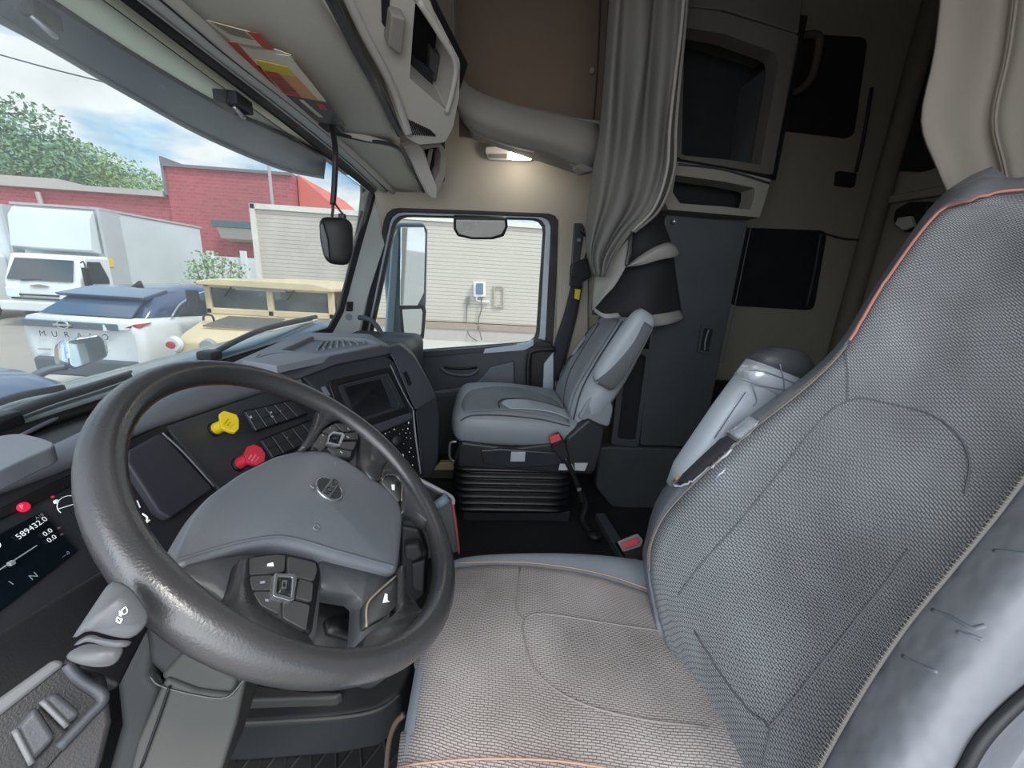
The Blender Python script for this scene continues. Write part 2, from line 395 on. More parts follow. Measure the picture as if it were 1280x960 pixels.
MB().box((cl.x+.06,GY-.02,(zt-.55)/2),(.16,.1,zt+.55)).box(((cl.x+12)/2,GY-.02,zt-.06),(12-cl.x,.1,.16)).build('corner_trim',M('offwhite_trim','#dcd6cc',.7),ga)
MB().box(((cl.x+12)/2,GY-.08,-.68),(12-cl.x,.2,.20)).build('base_board',M('brown_base','#a08d80',.8),ga)
MB().box(((cl.x+12)/2,GY+2.9,-1.02),(12-cl.x-.2,6.1,.5)).build('foundation',M('grey_found','#b4aca5',.9),ga)
# EV charger + conduit + meter frame + cord on wall
PW=PL((0,GY-.02,0),(0,-1,0))
ev=T('charger_box','small blue-grey wall charger in a white case on the tan siding','charger',PW.h(599,361))
slab('case',PW,[(592,352),(607,352),(607,371),(592,371)],-.15,M('white_plastic','#eceff0',.4),ev,bevel=.04)
slab('face',PW,[(595,354),(604,354),(604,368),(595,368)],-.05,M('charger_face','#66758a',.4),ev,bevel=.02,d=.17)
tube('cable',[PW.h(601,369,.08),PW.h(602,385,.1),PW.h(598,402,.1),PW.h(602,425,.5)],.02,M('dark_cord','#6b6662',.6),ev,n=6)
tube('conduit',[PW.h(596,370,.05),PW.h(597,376,.05),PW.h(612,377,.05)],.03,M('white_plastic','#eceff0'),ev,n=6)
ot=T('wall_outlet','small grey outlet with a hanging cord left of the charger','outlet',PW.h(584,376))
slab('box',PW,[(583,371),(587,371),(587,380),(583,380)],-.08,M('grey_box','#77716c',.6),ot,bevel=.01)
tube('cord',[PW.h(584,379,.05),PW.h(583,400,.05),PW.h(586,418,.2),PW.h(596,426,.8)],.018,M('dark_cord','#6b6662'),ot,n=6)
pring('panel_frame',PW,[(617,357),(630,357),(630,384),(617,384)],[(618.5,359),(628.5,359),(628.5,382),(618.5,382)],-.05,M('tan_frame','#b1a396',.6),None,bevel=0,n=16)
tag(bpy.data.objects['panel_frame'],'thin rectangular frame on the siding right of the charger','frame')
# white vinyl fence
fe=T('vinyl_fence','white vinyl fence below the red brick wall','fence',wpt(280,340,21))
a=wpt(236,318,21); b=wpt(330,320,21)
MB().box(((a.x+b.x)/2,21,(a.z+GZ)/2),(b.x-a.x,.1,a.z-GZ)).build('panel',M('vinyl','#e6e9ea',.5),fe)
for q in (262,304): 
    p=wpt(q,315,20.9); MB().box((p.x,20.9,(p.z+GZ)/2),(.22,.2,p.z-GZ+.1)).build('post',M('vinyl','#e6e9ea'),fe)
# foliage
def leaves(name,c,rad,n,size,mat,parent):
    rn=random.Random(hash(name)%97 if 0 else int(c.x*10)&255); vs=[];fs=[]
    for i in range(n):
        while 1:
            p=V((rn.uniform(-1,1),rn.uniform(-1,1),rn.uniform(-1,1)))
            if .25<p.length<1: break
        k=1+.35*noise.noise(p*2.1+V((c.x,0,0)))
        p=c+V((p.x*rad[0],p.y*rad[1],p.z*rad[2]))*k
        a=V((rn.gauss(0,1),rn.gauss(0,1),rn.gauss(0,1))).normalized(); b=a.orthogonal().normalized(); s=size*rn.uniform(.6,1.3)
        j=len(vs); vs+=[p-a*s,p+b*s*.5,p+a*s,p-b*s*.5]; fs.append((j,j+1,j+2,j+3))
    o=mk(name,vs,fs,mat,parent); return o
mLeaf=M('leaf_green','#6d8c6a',.7,var=.4,vs=3); mLeaf2=M('leaf_light','#86a06c',.7,var=.35,vs=3); mBark=M('bark','#6b5c4f',.9)
def tree(label,px_,py_,y,rad,mat,n=5200,size=.19):
    c=at(px_,py_,y=y); t=T('tree',label,'tree',(c.x,y,GZ),'trees beyond the low brick building')
    tube('trunk',[(c.x,y,GZ),(c.x+.1,y,(c.z+GZ)/2),(c.x,y,c.z)],[.35,.28,.15],mBark,t)
    leaves('foliage',c,rad,n,size,mat,t)
tree('tall grey-green tree at the left edge of the windshield view',20,205,38,(5.4,2.6,4.6),mLeaf)
tree('broad green tree behind the middle of the low roof',85,222,46,(6.6,2.8,3.4),mLeaf2)
tree('lower green tree nearest the tall brick wall',145,233,54,(7.3,2.8,2.8),mLeaf2,3500)
tree('dark green tree partly out of view past the left edge',-45,215,62,(10,2.8,7.4),mLeaf,3000)
bu=T('bush','loose green bush in front of the white fence','bush',wpt(268,350,16))
c=wpt(268,342,16.5); leaves('foliage',c,(1.15,.6,.85),700,.07,mLeaf2,bu)
for k in range(5): tube('stem',[(c.x+(k-2)*.2,16.5,c.z-1.2),(c.x+(k-2)*.35,16.5,c.z+.5)],.02,mBark,bu,n=5,res=1)
# overhead wire
tag(tube('power_line',[at(-30,60,y=24),at(60,85,y=24),at(150,108,y=24),at(300,150,y=24),at(430,185,y=24)],.035,M('wire_dark','#50525a',.7),n=5),'thin dark power line crossing the sky','wire')
# ---------------------------------------------------------------- white box trucks
mWhite=M('white_paint','#dcdee0',.35,var=.03); mWhite2=M('white_box','#cfd3d6',.5,var=.05,vs=1); mBlkG=M('dark_glass','#2b353e',.08,var=.2,spec=.8); mBlack=M('black_plastic','#1c1d20',.5)
mTyre=M('tyre','#1b1b1c',.85); mSilver=M('silver','#b9bdc1',.3,metal=.7); mLamp=M('lamp_lens','#dfe5e8',.15); mRed=M('red_lens','#b3262e',.2)
def wheel(parent,c,ax,r=.38,w=.25):
    ax=V(ax).normalized(); u=ax.orthogonal().normalized(); v=ax.cross(u); c=V(c)
    o=loft('wheel',[polyh(c-ax*w/2,u,v,r*.8,r*.8),polyh(c-ax*w/2,u,v,r,r),polyh(c+ax*w/2,u,v,r,r),polyh(c+ax*w/2,u,v,r*.8,r*.8)],mTyre,parent,smooth=False)
    loft('rim',[polyh(c-ax*(w/2+.01),u,v,r*.6,r*.6),polyh(c+ax*(w/2+.01),u,v,r*.6,r*.6)],mSilver,o,smooth=False)
PF=PL((0,13.2,0),(0,-1,0)); PS_=PL((-12.6,0,0),(1,0,0))
t=T('box_truck','white box truck with flat cab facing the camera in front of the brick wall','truck',(-13.9,13.2,GZ))
zt=at(120,262,y=14.5).z
MB().box((-14.0,16.8,(zt-.25)/2),(2.6,4.6,zt+.25)).build('cargo_box',mWhite2,t,bevel=.04)
# front corner post & edges
a=at(116,262,y=14.45); b=at(131,262,y=14.45)
MB().box((-12.72,14.8,(zt-.3)/2),(.1,.75,zt+.34)).build('corner_post',M('grey_post','#b4b7ba',.4),t,bevel=.02)
MB().box((-14,16.8,zt+.03),(2.68,4.7,.07)).build('roof_rail',M('rail_grey','#b9aeb0',.5),t)
MB().box((-14,16.8,-.25),(2.5,4.6,.12)).build('under_rail',M('dark_rail','#8a8a8a',.5),t)
MB().prism([(-15.2,14.4,1.05),(-15.2,14.05,1.15),(-15.2,14.18,zt-.35),(-15.2,14.36,zt-.08),(-15.2,14.42,zt-.08)],(2.4,0,0)).build('air_deflector',mWhite2,t,bevel=.08)
p=PL((-12.66,0,0),(1,0,0)); q=p.h(136,328)
MB().box((-12.66,q.y,q.z),(.03,.32,.3)).build('warning_sticker',M('yellow_sticker','#e3c04a',.5),t)
ztc=at(60,311,y=13.2).z
def cx(x,y): return PF.h(x,y)
cab=[(-14.75,13.2,-.75),(-14.75,13.2,.1),(-14.75,13.55,.95),(-14.75,14.42,.98),(-14.75,14.42,-.75)]
MB().prism(cab,(2.15,0,0)).build('cab',mWhite,t,bevel=.09,seg=3)
# sloping windscreen
wsn=PL((-13.7,13.22,.12),(0,-.92,.385)); 
MB().prism([(-14.6,13.20,.16),(-12.75,13.20,.16),(-12.85,13.47,.80),(-14.5,13.47,.80)],(0,-.03,.01)).build('windscreen',mBlkG,t)
MB().prism([(-12.585,13.42,.12),(-12.585,13.60,.80),(-12.585,14.0,.80),(-12.585,14.2,.3),(-12.585,14.2,.12)],(.02,0,0)).build('side_window',mBlkG,t)
MB().box((-12.58,14.28,-.1),(.03,.14,.28)).build('door_handle',mBlack,t)
g=MB()
for k in range(3): g.box((-13.9,13.17,-.28-.12*k),(1.35,.05,.045))
g.build('grille',mBlack,t)
MB().box((-12.85,13.17,-.22),(.36,.08,.3)).build('headlight',mLamp,t,bevel=.03); MB().box((-14.5,13.17,-.22),(.36,.08,.3)).build('headlight',mLamp,t,bevel=.03)
MB().box((-13.7,13.1,-.62),(2.2,.25,.3)).build('bumper',mWhite,t,bevel=.05)
MB().prism([(-14.0,13.16,.0),(-13.85,13.16,.03),(-13.72,13.16,.05),(-13.59,13.16,.03),(-13.44,13.16,0),(-13.59,13.16,-.03),(-13.85,13.16,-.03)],(0,.03,0)).build('bow_tie_emblem',M('gold_badge','#93866e',.4),t)
mm=MB().box((-12.35,13.25,.35),(.1,.2,.55)); mm.build('mirror',mBlack,t,bevel=.03); tube('mirror_arm',[(-12.6,13.4,.75),(-12.35,13.25,.75),(-12.35,13.25,-.05),(-12.6,13.4,-.1)],.02,mBlack,t,n=6,res=3)
tube('wiper',[(-14.2,13.17,.15),(-13.6,13.2,.2)],.02,mBlack,t,n=5,res=1); tube('steering_ring',[V((-14.1,13.30,.25))+V((.22*math.cos(a_),.0,.14*math.sin(a_))) for a_ in [i*.785 for i in range(8)]],.02,mBlack,t,n=5,closed=True)
for x in (-14.5,-12.9): wheel(t,(x,13.9,GZ+.42),(1,0,0),.42,.3); wheel(t,(x,18.0,GZ+.42),(1,0,0),.42,.3)
t=T('box_truck','second white box truck cut by the left edge behind the first','truck',(-17.5,15,GZ),None)
zt2=at(10,256,y=14.9).z
MB().box((-17.3,17.6,(zt2-.2)/2),(2.6,5.4,zt2+.2)).build('cargo_box',mWhite2,t,bevel=.04); MB().box((-15.95,15.0,(zt2-.2)/2),(.1,.5,zt2+.2)).build('corner_post',M('grey_post','#b4b7ba'),t)
MB().box((-17.3,14.0,.05),(2.2,1.7,1.7)).build('cab',mWhite,t,bevel=.15); MB().box((-17.3,13.14,.4),(1.9,.05,.7)).build('windscreen',mBlkG,t,bevel=.02)
for x in (-18.2,-16.4): wheel(t,(x,13.9,GZ+.42),(1,0,0),.42,.3); wheel(t,(x,18.9,GZ+.42),(1,0,0),.42,.3)
# ---------------------------------------------------------------- white SUV seen from behind
sx,sy,sz=-5.90,6.05,-1.11
t=T('suv','white SUV with black roof and full-width tail light seen from behind','car',(sx,sy,sz))
SH=R(6)
def S(x,y,z): return V((sx+x*math.cos(SH)+y*math.sin(SH),sy+y*math.cos(SH)-x*math.sin(SH),sz+z))
def sec(y,hw,zb,zm,k=0):  # lower body ring
    P=[(hw*.86,zb),(hw*.96,zb+.12),(hw,(zb+zm)/2),(hw*.985,zm-.12),(hw*.90,zm)]
    r=[S(x,y,z) for x,z in P]+[S(-x,y,z) for x,z in reversed(P)]; return r
loft('body',[sec(.04,.78,.40,1.08),sec(.0,.85,.34,1.19),sec(.14,.89,.3,1.21),sec(.9,.91,.26,1.19),sec(2.2,.91,.26,1.12),sec(3.5,.90,.26,1.05),sec(4.4,.86,.3,.95),sec(4.7,.72,.36,.8)],mWhite,t)
def gh(y,w0,w1,z0,z1): 
    P=[(w0,z0),(w0*.55+w1*.45+.015,(z0+z1)/2),(w1,z1-.05),(w1*.75,z1)]; return [S(x,y,z) for x,z in P]+[S(-x,y,z) for x,z in reversed(P)]
mRoof=M('black_paint_sky_tint','#34466a',.10,var=.1,spec=.8,coat=.6)  # black roof, with reflected sky painted in as blue
loft('roof',[gh(.20,.80,.76,1.12,1.19),gh(.48,.80,.70,1.12,1.45),gh(.55,.80,.68,1.12,1.55),gh(1.2,.82,.64,1.12,1.64),gh(2.2,.82,.62,1.08,1.66),gh(3.0,.82,.60,1.04,1.58),gh(4.1,.80,.5,1.0,1.10)],mRoof,t)
MB().prism([S(-.70,.13,1.22),S(.70,.13,1.22),S(.60,.47,1.46),S(-.60,.47,1.46)],(0,-.02,.01)).build('rear_window',M('suv_glass','#3c5068',.06,var=.25,spec=.8),t)
loft('spoiler',[[S(x,y,z) for x,y,z in ((-.70,.34,1.51),(.70,.34,1.51),(.70,.40,1.46),(-.70,.40,1.46))],[S(x,y,z) for x,y,z in ((-.64,.85,1.62),(.64,.85,1.62),(.64,.85,1.55),(-.64,.85,1.55))]],mRoof,t,smooth=False,bevel=.02)
loft('roof_fin',[polyh(S(-.02,1.0,1.62),(1,0,0),(0,1,0),.04,.12,12),polyh(S(-.02,1.06,1.72),(1,0,0),(0,1,0),.008,.03,12)],mBlack,t)
RZ=Matrix.Rotation(-SH,3,'Z')
MB().box(S(-.12,-.0,1.09),(1.42,.06,.10),RZ).build('light_bar',M('bar_dark','#55626f',.15),t,bevel=.01)
MB().prism([S(.40,-.045,1.03),S(.86,.06,1.07),S(.895,.20,1.16),S(.84,.03,1.15),S(.40,-.035,1.13)],(0,.06,0)).build('tail_light',mLamp,t,bevel=.01)
MB().prism([S(.70,.0,1.09),S(.87,.06,1.10),S(.90,.22,1.165),S(.84,.02,1.15)],(0,-.02,0)).build('tail_lens',mRed,t)
tube('badge',[S(-.18+.085*math.cos(i*.785),-.05,1.09+.055*math.sin(i*.785)) for i in range(8)],.012,mSilver,t,n=6,closed=True)
MB().box(S(-.18,-.055,1.09),(.24,.02,.028)).build('badge_bar',mSilver,t)
for i,ch in enumerate('MURANO'): txt('letter',ch,S(-.62+.19*i,-.015,.90),(1,0,0),(0,0,1),.12,mBlack,t,ext=.01)
MB().box(S(0,.02,.45),(1.60,.12,.28),RZ).build('rear_bumper',M('dark_bumper','#4f565e',.5),t,bevel=.05)
MB().box(S(-.62,-.0,.70),(.16,.02,.02)).build('small_badge',mSilver,t)
MB().prism([S(.835,.75,1.24),S(.76,1.0,1.42),S(.70,1.5,1.54),S(.685,2.3,1.57),S(.70,3.0,1.46),S(.80,3.6,1.18)],(.03,0,.01)).build('side_window',mBlkG,t)
tube('window_trim',[S(.87,.6,1.22),S(.81,.9,1.42),S(.74,1.5,1.58),S(.715,2.3,1.61),S(.75,3.1,1.48),S(.87,3.8,1.14)],.016,mSilver,t,n=6)
MB().box(S(.905,1.75,1.0),(.03,.2,.04)).build('door_handle',mWhite,t,bevel=.01)
for x in (-.8,.8): wheel(t,S(x,.95,.36),(1,0,0),.36,.26); wheel(t,S(x,3.75,.36),(1,0,0),.36,.26)
# ---------------------------------------------------------------- tan military truck
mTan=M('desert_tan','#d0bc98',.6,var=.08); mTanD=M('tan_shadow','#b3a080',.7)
t=T('military_truck','desert tan flat-hooded military truck parked by the siding building','truck',(-4.0,6.6,GZ))
hy=6.6; zr=.95-.0315*hy; 
zw=at(340,395,y=hy).z; XL=at(259,380,y=hy).x; XR=at(418,380,y=hy).x; xm=(XL+XR)/2
MB().prism([(XL-.03,hy-.15,zr-.05),(XL+.3,hy-.15,zr),(XR-.25,hy-.15,zr),(XR+.03,hy-.15,zr-.06),(XR+.03,hy-.15,zr-.12),(XL-.03,hy-.15,zr-.11)],(0,2.6,0)).build('roof',mTan,t,bevel=.02)
fr=MB(); W=XR-XL
for x0,x1 in ((XL,XL+.09),(xm-.05,xm+.05),(XR-.09,XR)): fr.box(((x0+x1)/2,hy,(zr+zw)/2-.04),(x1-x0,.08,zr-zw))
fr.box((xm,hy,zr-.1),(W,.08,.09)).box((xm,hy,zw+.04),(W,.08,.1)).build('windscreen_frame',mTan,t,bevel=.015)
mHG=glass('hum_glass','#9fb0ae',.12,.2)
for x0,x1 in ((XL+.09,xm-.05),(xm+.05,XR-.09)): MB().box(((x0+x1)/2,hy+.01,(zr+zw)/2),(x1-x0,.015,zr-zw-.15)).build('windscreen_pane',mHG,t)
MB().box((xm-.1,hy-.07,zr-.13),(.75,.03,.06)).build('wiper_guard',M('grey_guard','#9da0a0',.5),t)
for x in (xm-.55,xm+.4): tube('wiper',[(x,hy-.06,zr-.12),(x-.12,hy-.06,(zr+zw)/2)],.012,mBlack,t,n=5,res=1)
# cab interior, rear body
MB().box((xm,hy+1.3,-.35),(W,2.4,.75)).build('door_side',mTan,t,bevel=.03)
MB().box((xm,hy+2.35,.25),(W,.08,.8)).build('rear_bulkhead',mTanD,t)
MB().box((xm-.35,hy+.9,.15),(.4,.1,.5)).build('seat',mBlack,t,bevel=.05); MB().box((xm+.5,hy+.9,.15),(.4,.1,.5)).build('seat',mBlack,t,bevel=.05)
# hood: slopes down toward the front
fy=5.5; zf=at(255,425,y=fy).z; XFL=at(206,420,y=fy).x; XFR=XFL+2.0
MB().loft([[V((XL+.05,hy-.03,zw)),V((XR-.05,hy-.03,zw)),V((XR-.05,hy-.03,zw-.75)),V((XL+.05,hy-.03,zw-.75))],
           [V((XFL+.12,fy+.15,zf+.06)),V((XFR-.1,fy+.15,zf+.06)),V((XFR,fy+.15,zf-.6)),V((XFL,fy+.15,zf-.6))],
           [V((XFL+.12,fy,zf-.03)),V((XFR-.1,fy,zf-.03)),V((XFR,fy,zf-.6)),V((XFL,fy,zf-.6))]]).build('hood',mTan,t,bevel=.04)
ph=PL((xm,(hy+fy)/2,(zw+zf)/2+.06),(0,-(zw-zf)/(hy-fy),1))
lv=MB()
for k in range(9):
    y0=fy+.35+k*.07; z0=zf+.10+(zw-zf-.1)*(y0-fy)/(hy-fy)
    lv.box((xm-.15,y0,z0),(.85,.035,.03))
lv.build('hood_louvre',M('louvre','#77746c',.6),t)
c=at(219,430,y=fy-.02); loft('headlight',[polyh(c,(1,0,0),(0,0,1),.11,.11),polyh(c-V((0,.06,0)),(1,0,0),(0,0,1),.09,.09)],mLamp,t,smooth=False)
loft('marker_lens',[polyh(c-V((.0,.08,0)),(1,0,0),(0,0,1),.06,.05),polyh(c-V((.0,.10,0)),(1,0,0),(0,0,1),.05,.04)],mRed,t,smooth=False)
c=at(262,434,y=fy-.02); loft('headlight',[polyh(c,(1,0,0),(0,0,1),.12,.12),polyh(c-V((0,.06,0)),(1,0,0),(0,0,1),.1,.1)],M('grey_lens','#8f9697',.3),t,smooth=False)
for x in (XFL+.2,XFR-.2): wheel(t,(x,fy+.5,GZ+.45),(1,0,0),.45,.32); wheel(t,(x,fy+3.2,GZ+.45),(1,0,0),.45,.32)
tube('hood_handle',[(XL+.25,hy-.5,zw-.06),(XL+.27,hy-.5,zw+.02),(XL+.38,hy-.5,zw+.02),(XL+.4,hy-.5,zw-.06)],.015,mBlack,t,n=6,res=2)
tube('mirror_arm',[(XL+.05,hy-.15,zw-.02),(XL-.12,hy-.15,zw),(XL-.12,hy-.15,zw+.1)],.015,mBlack,t,n=6,res=2)
MB().box((XL-.1,hy-.15,zw+.22),(.18,.05,.28)).build('wing_mirror',mBlack,t,bevel=.02)

# ================================================================ CAB SHELL
mHead=M('header_grey','#c2c0bb',.75,.3,900,.04); mHeadD=M('header_dark','#2b3038',.5); mTrimG=M('pillar_grey','#bcc2c2',.6,.3,900,.05)
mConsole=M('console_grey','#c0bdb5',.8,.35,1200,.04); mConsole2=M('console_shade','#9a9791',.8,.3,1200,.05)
mBeige=M('wall_beige','#aaa396',.85,.2,700,.06); mDarkWall=M('sleeper_wall','#8b867a',.9,.2,600,.12,2); mSeal=M('rubber_seal','#16181b',.55)
mDoor=M('door_slate','#42464b',.6,.35,1100,.08); mDoor2=M('door_slate_light','#5f656c',.6,.35,1100,.08); mPaint=M('door_paint','#aebcc9',.3,var=.03)
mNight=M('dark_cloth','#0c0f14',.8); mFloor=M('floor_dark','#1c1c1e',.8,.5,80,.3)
def wall(name,cx_,size,mat,label,cat='wall'): return tag(MB().box(cx_,size).build(name,mat),label,cat,kind='structure')
wall('floor',(.6,1.0,-.04),(3.4,2.3,.08),mFloor,'dark rubber cab floor','floor')
wall('ceiling',(.85,1.03,2.46),(2.9,2.3,.08),mDarkWall,'dark cab ceiling','ceiling')
wall('wall_rear',(2.05,1.05,1.2),(.1,2.2,2.5),mDarkWall,'dark grey rear wall of the sleeper')
wall('wall_left',(1.40,-.06,1.2),(1.3,.08,2.5),mDarkWall,'sleeper wall on the driver side')
wall('trim_1',(.0,-.06,1.98),(1.5,.08,.9),mDarkWall,'strip above the driver door','trim')
wall('wall_front',(-.80,1.0,.26),(.10,2.2,.56),mNight,'dark firewall under the dashboard')
wall('wall_front_upper',(-.66,1.0,1.91),(.08,2.2,1.02),mDarkWall,'headliner front above the windshield')
wall('wall_right_sleeper',(1.40,2.06,1.2),(1.25,.05,2.5),mDarkWall,'dark grey passenger side wall of the sleeper')
# passenger side wall with the door opening
Yw=2.09; PWR=PL((0,Yw,0),(0,-1,0))
win=[(493,268),(684,273),(674,428),(508,441),(455,446)]
wo=rounded(px(PWR,[(484,260),(699,268),(690,437),(508,452),(444,455)]),.05)
ring('wall_right',[V((-.82,Yw,.0)),V((2.1,Yw,0)),V((2.1,Yw,2.42)),V((-.70,Yw,2.42)),V((-.62,Yw,1.36))],wo,(0,.10,0),mBeige,bevel=0,n=120); tag(bpy.data.objects['wall_right'],'beige and grey side wall with the passenger door opening','wall',kind='structure')
# fill the lower part of the doorway: the door itself
dr=tag(T('door_1',None,None,(0,Yw,.1)),'passenger door with dark slate panel below a clear window','door',kind='structure')
o1=px(PWR,[(483,259),(700,267),(691,440),(508,455),(442,458)],.004); i1=px(PWR,[(489,264),(690,271),(682,434),(508,447),(450,451)],.004)
ring('outer_seal',rounded(o1,.06),rounded(i1,.055),(0,.06,0),mSeal,dr,bevel=.004,n=96)
i2=px(PWR,[(492,268),(683,273),(674,430),(508,442),(455,446)],-.02)
ring('door_frame',rounded(px(PWR,[(489,264),(690,271),(682,434),(508,447),(450,451)],-.02),.055),rounded(i2,.06),(0,.05,0),mPaint,dr,bevel=.004,n=96)
i3=px(PWR,[(496,270),(680,275),(670,427),(508,439),(460,442)],-.03)
ring('inner_seal',rounded(px(PWR,[(491,267),(684,272),(675,431),(508,443),(454,447)],-.026),.06),rounded(i3,.06),(0,.03,0),mSeal,dr,bevel=.003,n=96)
mWG=glass('side_glass','#f4f8f8',.03,.05); MB().prism(rounded(px(PWR,[(491,267),(684,272),(675,431),(508,443),(454,447)],-.045),.06),(0,.005,0)).build('window_pane',mWG,dr)
PD1=PL((0,2.05,0),(0,-1,0))
# door inner panel
slab('door_panel',PD1,[(430,452),(505,447),(560,440),(640,434),(655,432),(668,424),(676,425),(684,470),(664,640),(430,700)],.05,mDoor,dr,bevel=.008)
slab('sill_strip',PD1,[(505,441),(605,434),(655,430),(655,436),(605,440),(508,449)],.04,M('sill_dark','#2d3136',.5),dr,bevel=.002,d=.012)
slab('sill_light',PD1,[(606,436),(660,429),(667,425),(667,432),(655,438),(604,442)],.04,mPaint,dr,bevel=.003,d=.014)
slab('armrest_panel',PD1,[(520,491),(560,487),(592,481),(604,470),(613,459),(643,452),(643,560),(520,600)],.05,mDoor2,dr,bevel=.01,d=.035)
slab('lower_panel',PD1,[(500,498),(645,484),(655,640),(480,660)],.05,mDoor,dr,bevel=.01,d=.05)
hd=tube('door_handle',px(PD1,[(551,460),(557,465),(572,469),(590,468),(599,461)],.03),.011,mDoor2,dr,n=8,flat=.6)
tube('handle_recess',px(PD1,[(556,459),(575,461),(596,459)],.006),.010,mSeal,dr,n=8,flat=.6)
tube('grab_bar',px(PD1,[(694,436),(668,438),(661,448),(660,480),(662,505)],.07),.013,mSeal,dr,n=10)
slab('lock_column',PD1,[(664,436),(676,425),(690,430),(692,520),(664,520)],.06,mSeal,dr,bevel=.004,d=.03)
slab('side_shield',PD1,[(680,455),(692,440),(692,510),(678,500)],.02,mPaint,dr,bevel=.004,d=.06)
# windshield glass
wb=[V((-.755,-.05,.662)),V((-.785,.5,.662)),V((-.80,1.0,.665)),V((-.785,1.5,.675)),V((-.70,2.03,.70))]
wt=[V((-.61,-.05,1.345)),V((-.62,.5,1.345)),V((-.622,1.0,1.345)),V((-.615,1.4,1.345)),V((-.55,2.03,1.31))]
mWS=glass('windshield_glass','#f6fafa',.15,.06,'#f0f2f2')
o=patch('window_1',[wt,[a.lerp(b,.5)-V((.02,0,0)) for a,b in zip(wt,wb)],wb],mWS,vec=(1,0,.2),th=.005,nu=5,nv=4); tag(o,'clear slightly dusty windshield','window',kind='structure')
tube('trim_2',[p+V((.005,0,-.01)) for p in wb],.012,mSeal); tag(bpy.data.objects['trim_2'],'black windshield base seal','trim',kind='structure')
# header strips following the windshield top
L0=[(150,0),(250,76),(350,151),(420,206),(466,243)]; L1=[(170,0),(264,72),(358,144),(426,198),(471,238)]; L2=[(196,0),(288,76),(372,140),(434,192),(484,240)]; L3=[(224,0),(306,74),(388,142),(436,186),(505,250)]
def zz(pts,zs): return [at(p[0],p[1],z=z) for p,z in zip(pts,zs)]
def ext0(row): return [row[0]+(row[0]-row[1])*3.2]+row
h0=ext0(zz(L0,[1.345,1.345,1.345,1.335,1.315])); h1=ext0(zz(L1,[1.36,1.36,1.36,1.35,1.33])); h2=ext0(zz(L2,[1.365,1.365,1.365,1.355,1.33])); h3=ext0(zz(L3,[1.375,1.375,1.375,1.365,1.33]))
o=patch('trim_3',[h0,h1],mSeal,vec=(0,0,-1),th=.03,nu=4,nv=3); tag(o,'black seal along the windshield header','trim',kind='structure')
h1b=[p+V((0,0,.012)) for p in h1]
o=patch('trim_4',[h1b,[a.lerp(b,.45)+V((0,0,-.010)) for a,b in zip(h1b,h2)],h2],mTrimG,vec=(0,0,-1),th=.03,nu=4,nv=3); tag(o,'grey rounded rail along the windshield header','trim',kind='structure')
h2b=[p+V((0,0,.010)) for p in h2]
o=patch('trim_5',[h2b,[a.lerp(b,.5)+V((0,0,-.012)) for a,b in zip(h2b,h3)],h3],mHead,vec=(0,0,-1),th=.03,nu=4,nv=3); tag(o,'second grey rail behind the windshield header','trim',kind='structure')
tube('trim_6',[p+V((0,0,.004)) for p in h1],.0035,M('bright_line','#b6b8b8',.4)); tag(bpy.data.objects['trim_6'],'bright edge line of the header rail','trim',kind='structure')
tube('trim_7',[p+V((0,0,.006)) for p in h2],.004,mHeadD); tag(bpy.data.objects['trim_7'],'dark groove line of the header rail','trim',kind='structure')
# passenger A pillar
PA=PL((-.60,2.0,1.0),(.62,-.78,.16))
o=slab('trim_8',PA,[(469,242),(500,256),(494,268),(480,310),(460,372),(449,418),(446,440),(405,430),(414,416),(428,390),(447,320)],.05,mTrimG,bevel=.01); tag(o,'light grey trim of the passenger side windshield pillar','trim',kind='structure')
o=slab('trim_9',PA,[(463,238),(471,242),(450,315),(430,390),(416,416),(400,425),(396,420),(412,408),(424,385),(442,315)],.03,mSeal,bevel=.004,d=.008); tag(o,'black seal beside the windshield pillar trim','trim',kind='structure')
slab('pillar_button',PA,[(434,377),(442,377),(441,389),(433,389)],.01,mSeal,None,bevel=.003,d=.012); tag(bpy.data.objects['pillar_button'],'small black square cap on the pillar trim','cap')
c=PA.h(436,396,.004); tag(loft('pillar_plug',[polyh(c,PA.a,PA.b,.016,.016),polyh(c+PA.n*.004,PA.a,PA.b,.014,.014)],M('plug_grey','#8c9294',.5),smooth=False),'small round grey plug below the black pillar cap','cap')
tag(tube('hand_hold',[PA.h(449,397,.01),PA.h(458,398,.05),PA.h(468,404,.09),PA.h(477,418,.12),PA.h(480,432,.13)],.012,M('dark_hose','#4a4e52',.5),n=8),'dark grey curved hand hold at the foot of the windshield pillar','handle')
# ---------------------------------------------------------------- outside mirrors
PM=PL((-.5,2.62,.9),(.38,-1,-.16))
mHous=M('mirror_housing','#6c7b86',.4); mChrome=M('mirror_face','#dfe6ea',.03,metal=1,var=.02,spec=1)
t=T('side_mirror','tall blue-grey door mirror with two chrome glasses outside the passenger window','mirror',PM.h(508,350))
slab('housing',PM,[(486,285),(500,279),(530,279),(535,288),(533,378),(528,424),(506,426),(488,420),(482,350)],.10,mHous,t,bevel=.015,seg=3)
PM2=PL(PM.h(515,330,.012),(.62,-.78,.0)); 
PM2=PL(PM.h(516,330,.06),(.73,-.68,-.06)); PM3=PL(PM.h(516,404,.05),(.72,-.68,-.22))
slab('mirror_glass',PM2,[(502,284),(530,284),(532,292),(530,366),(522,382),(501,382)],.012,mChrome,t,bevel=.003,d=.0)
slab('wide_mirror_glass',PM3,[(502,386),(528,385),(531,390),(528,420),(505,423)],.012,mChrome,t,bevel=.004,d=.0)
pring('mirror_rim',PM3,[(500,383),(531,382),(533,388),(530,424),(503,426)],[(503,387),(527,386),(529,390),(527,419),(506,421)],.01,mBlack,t,bevel=.002,d=.004,n=40)
slab('mast',PM,[(481,430),(490,300),(497,285),(500,300),(492,430)],.06,M('mast_grey','#8b9aa5',.4),t,bevel=.01,d=.02)
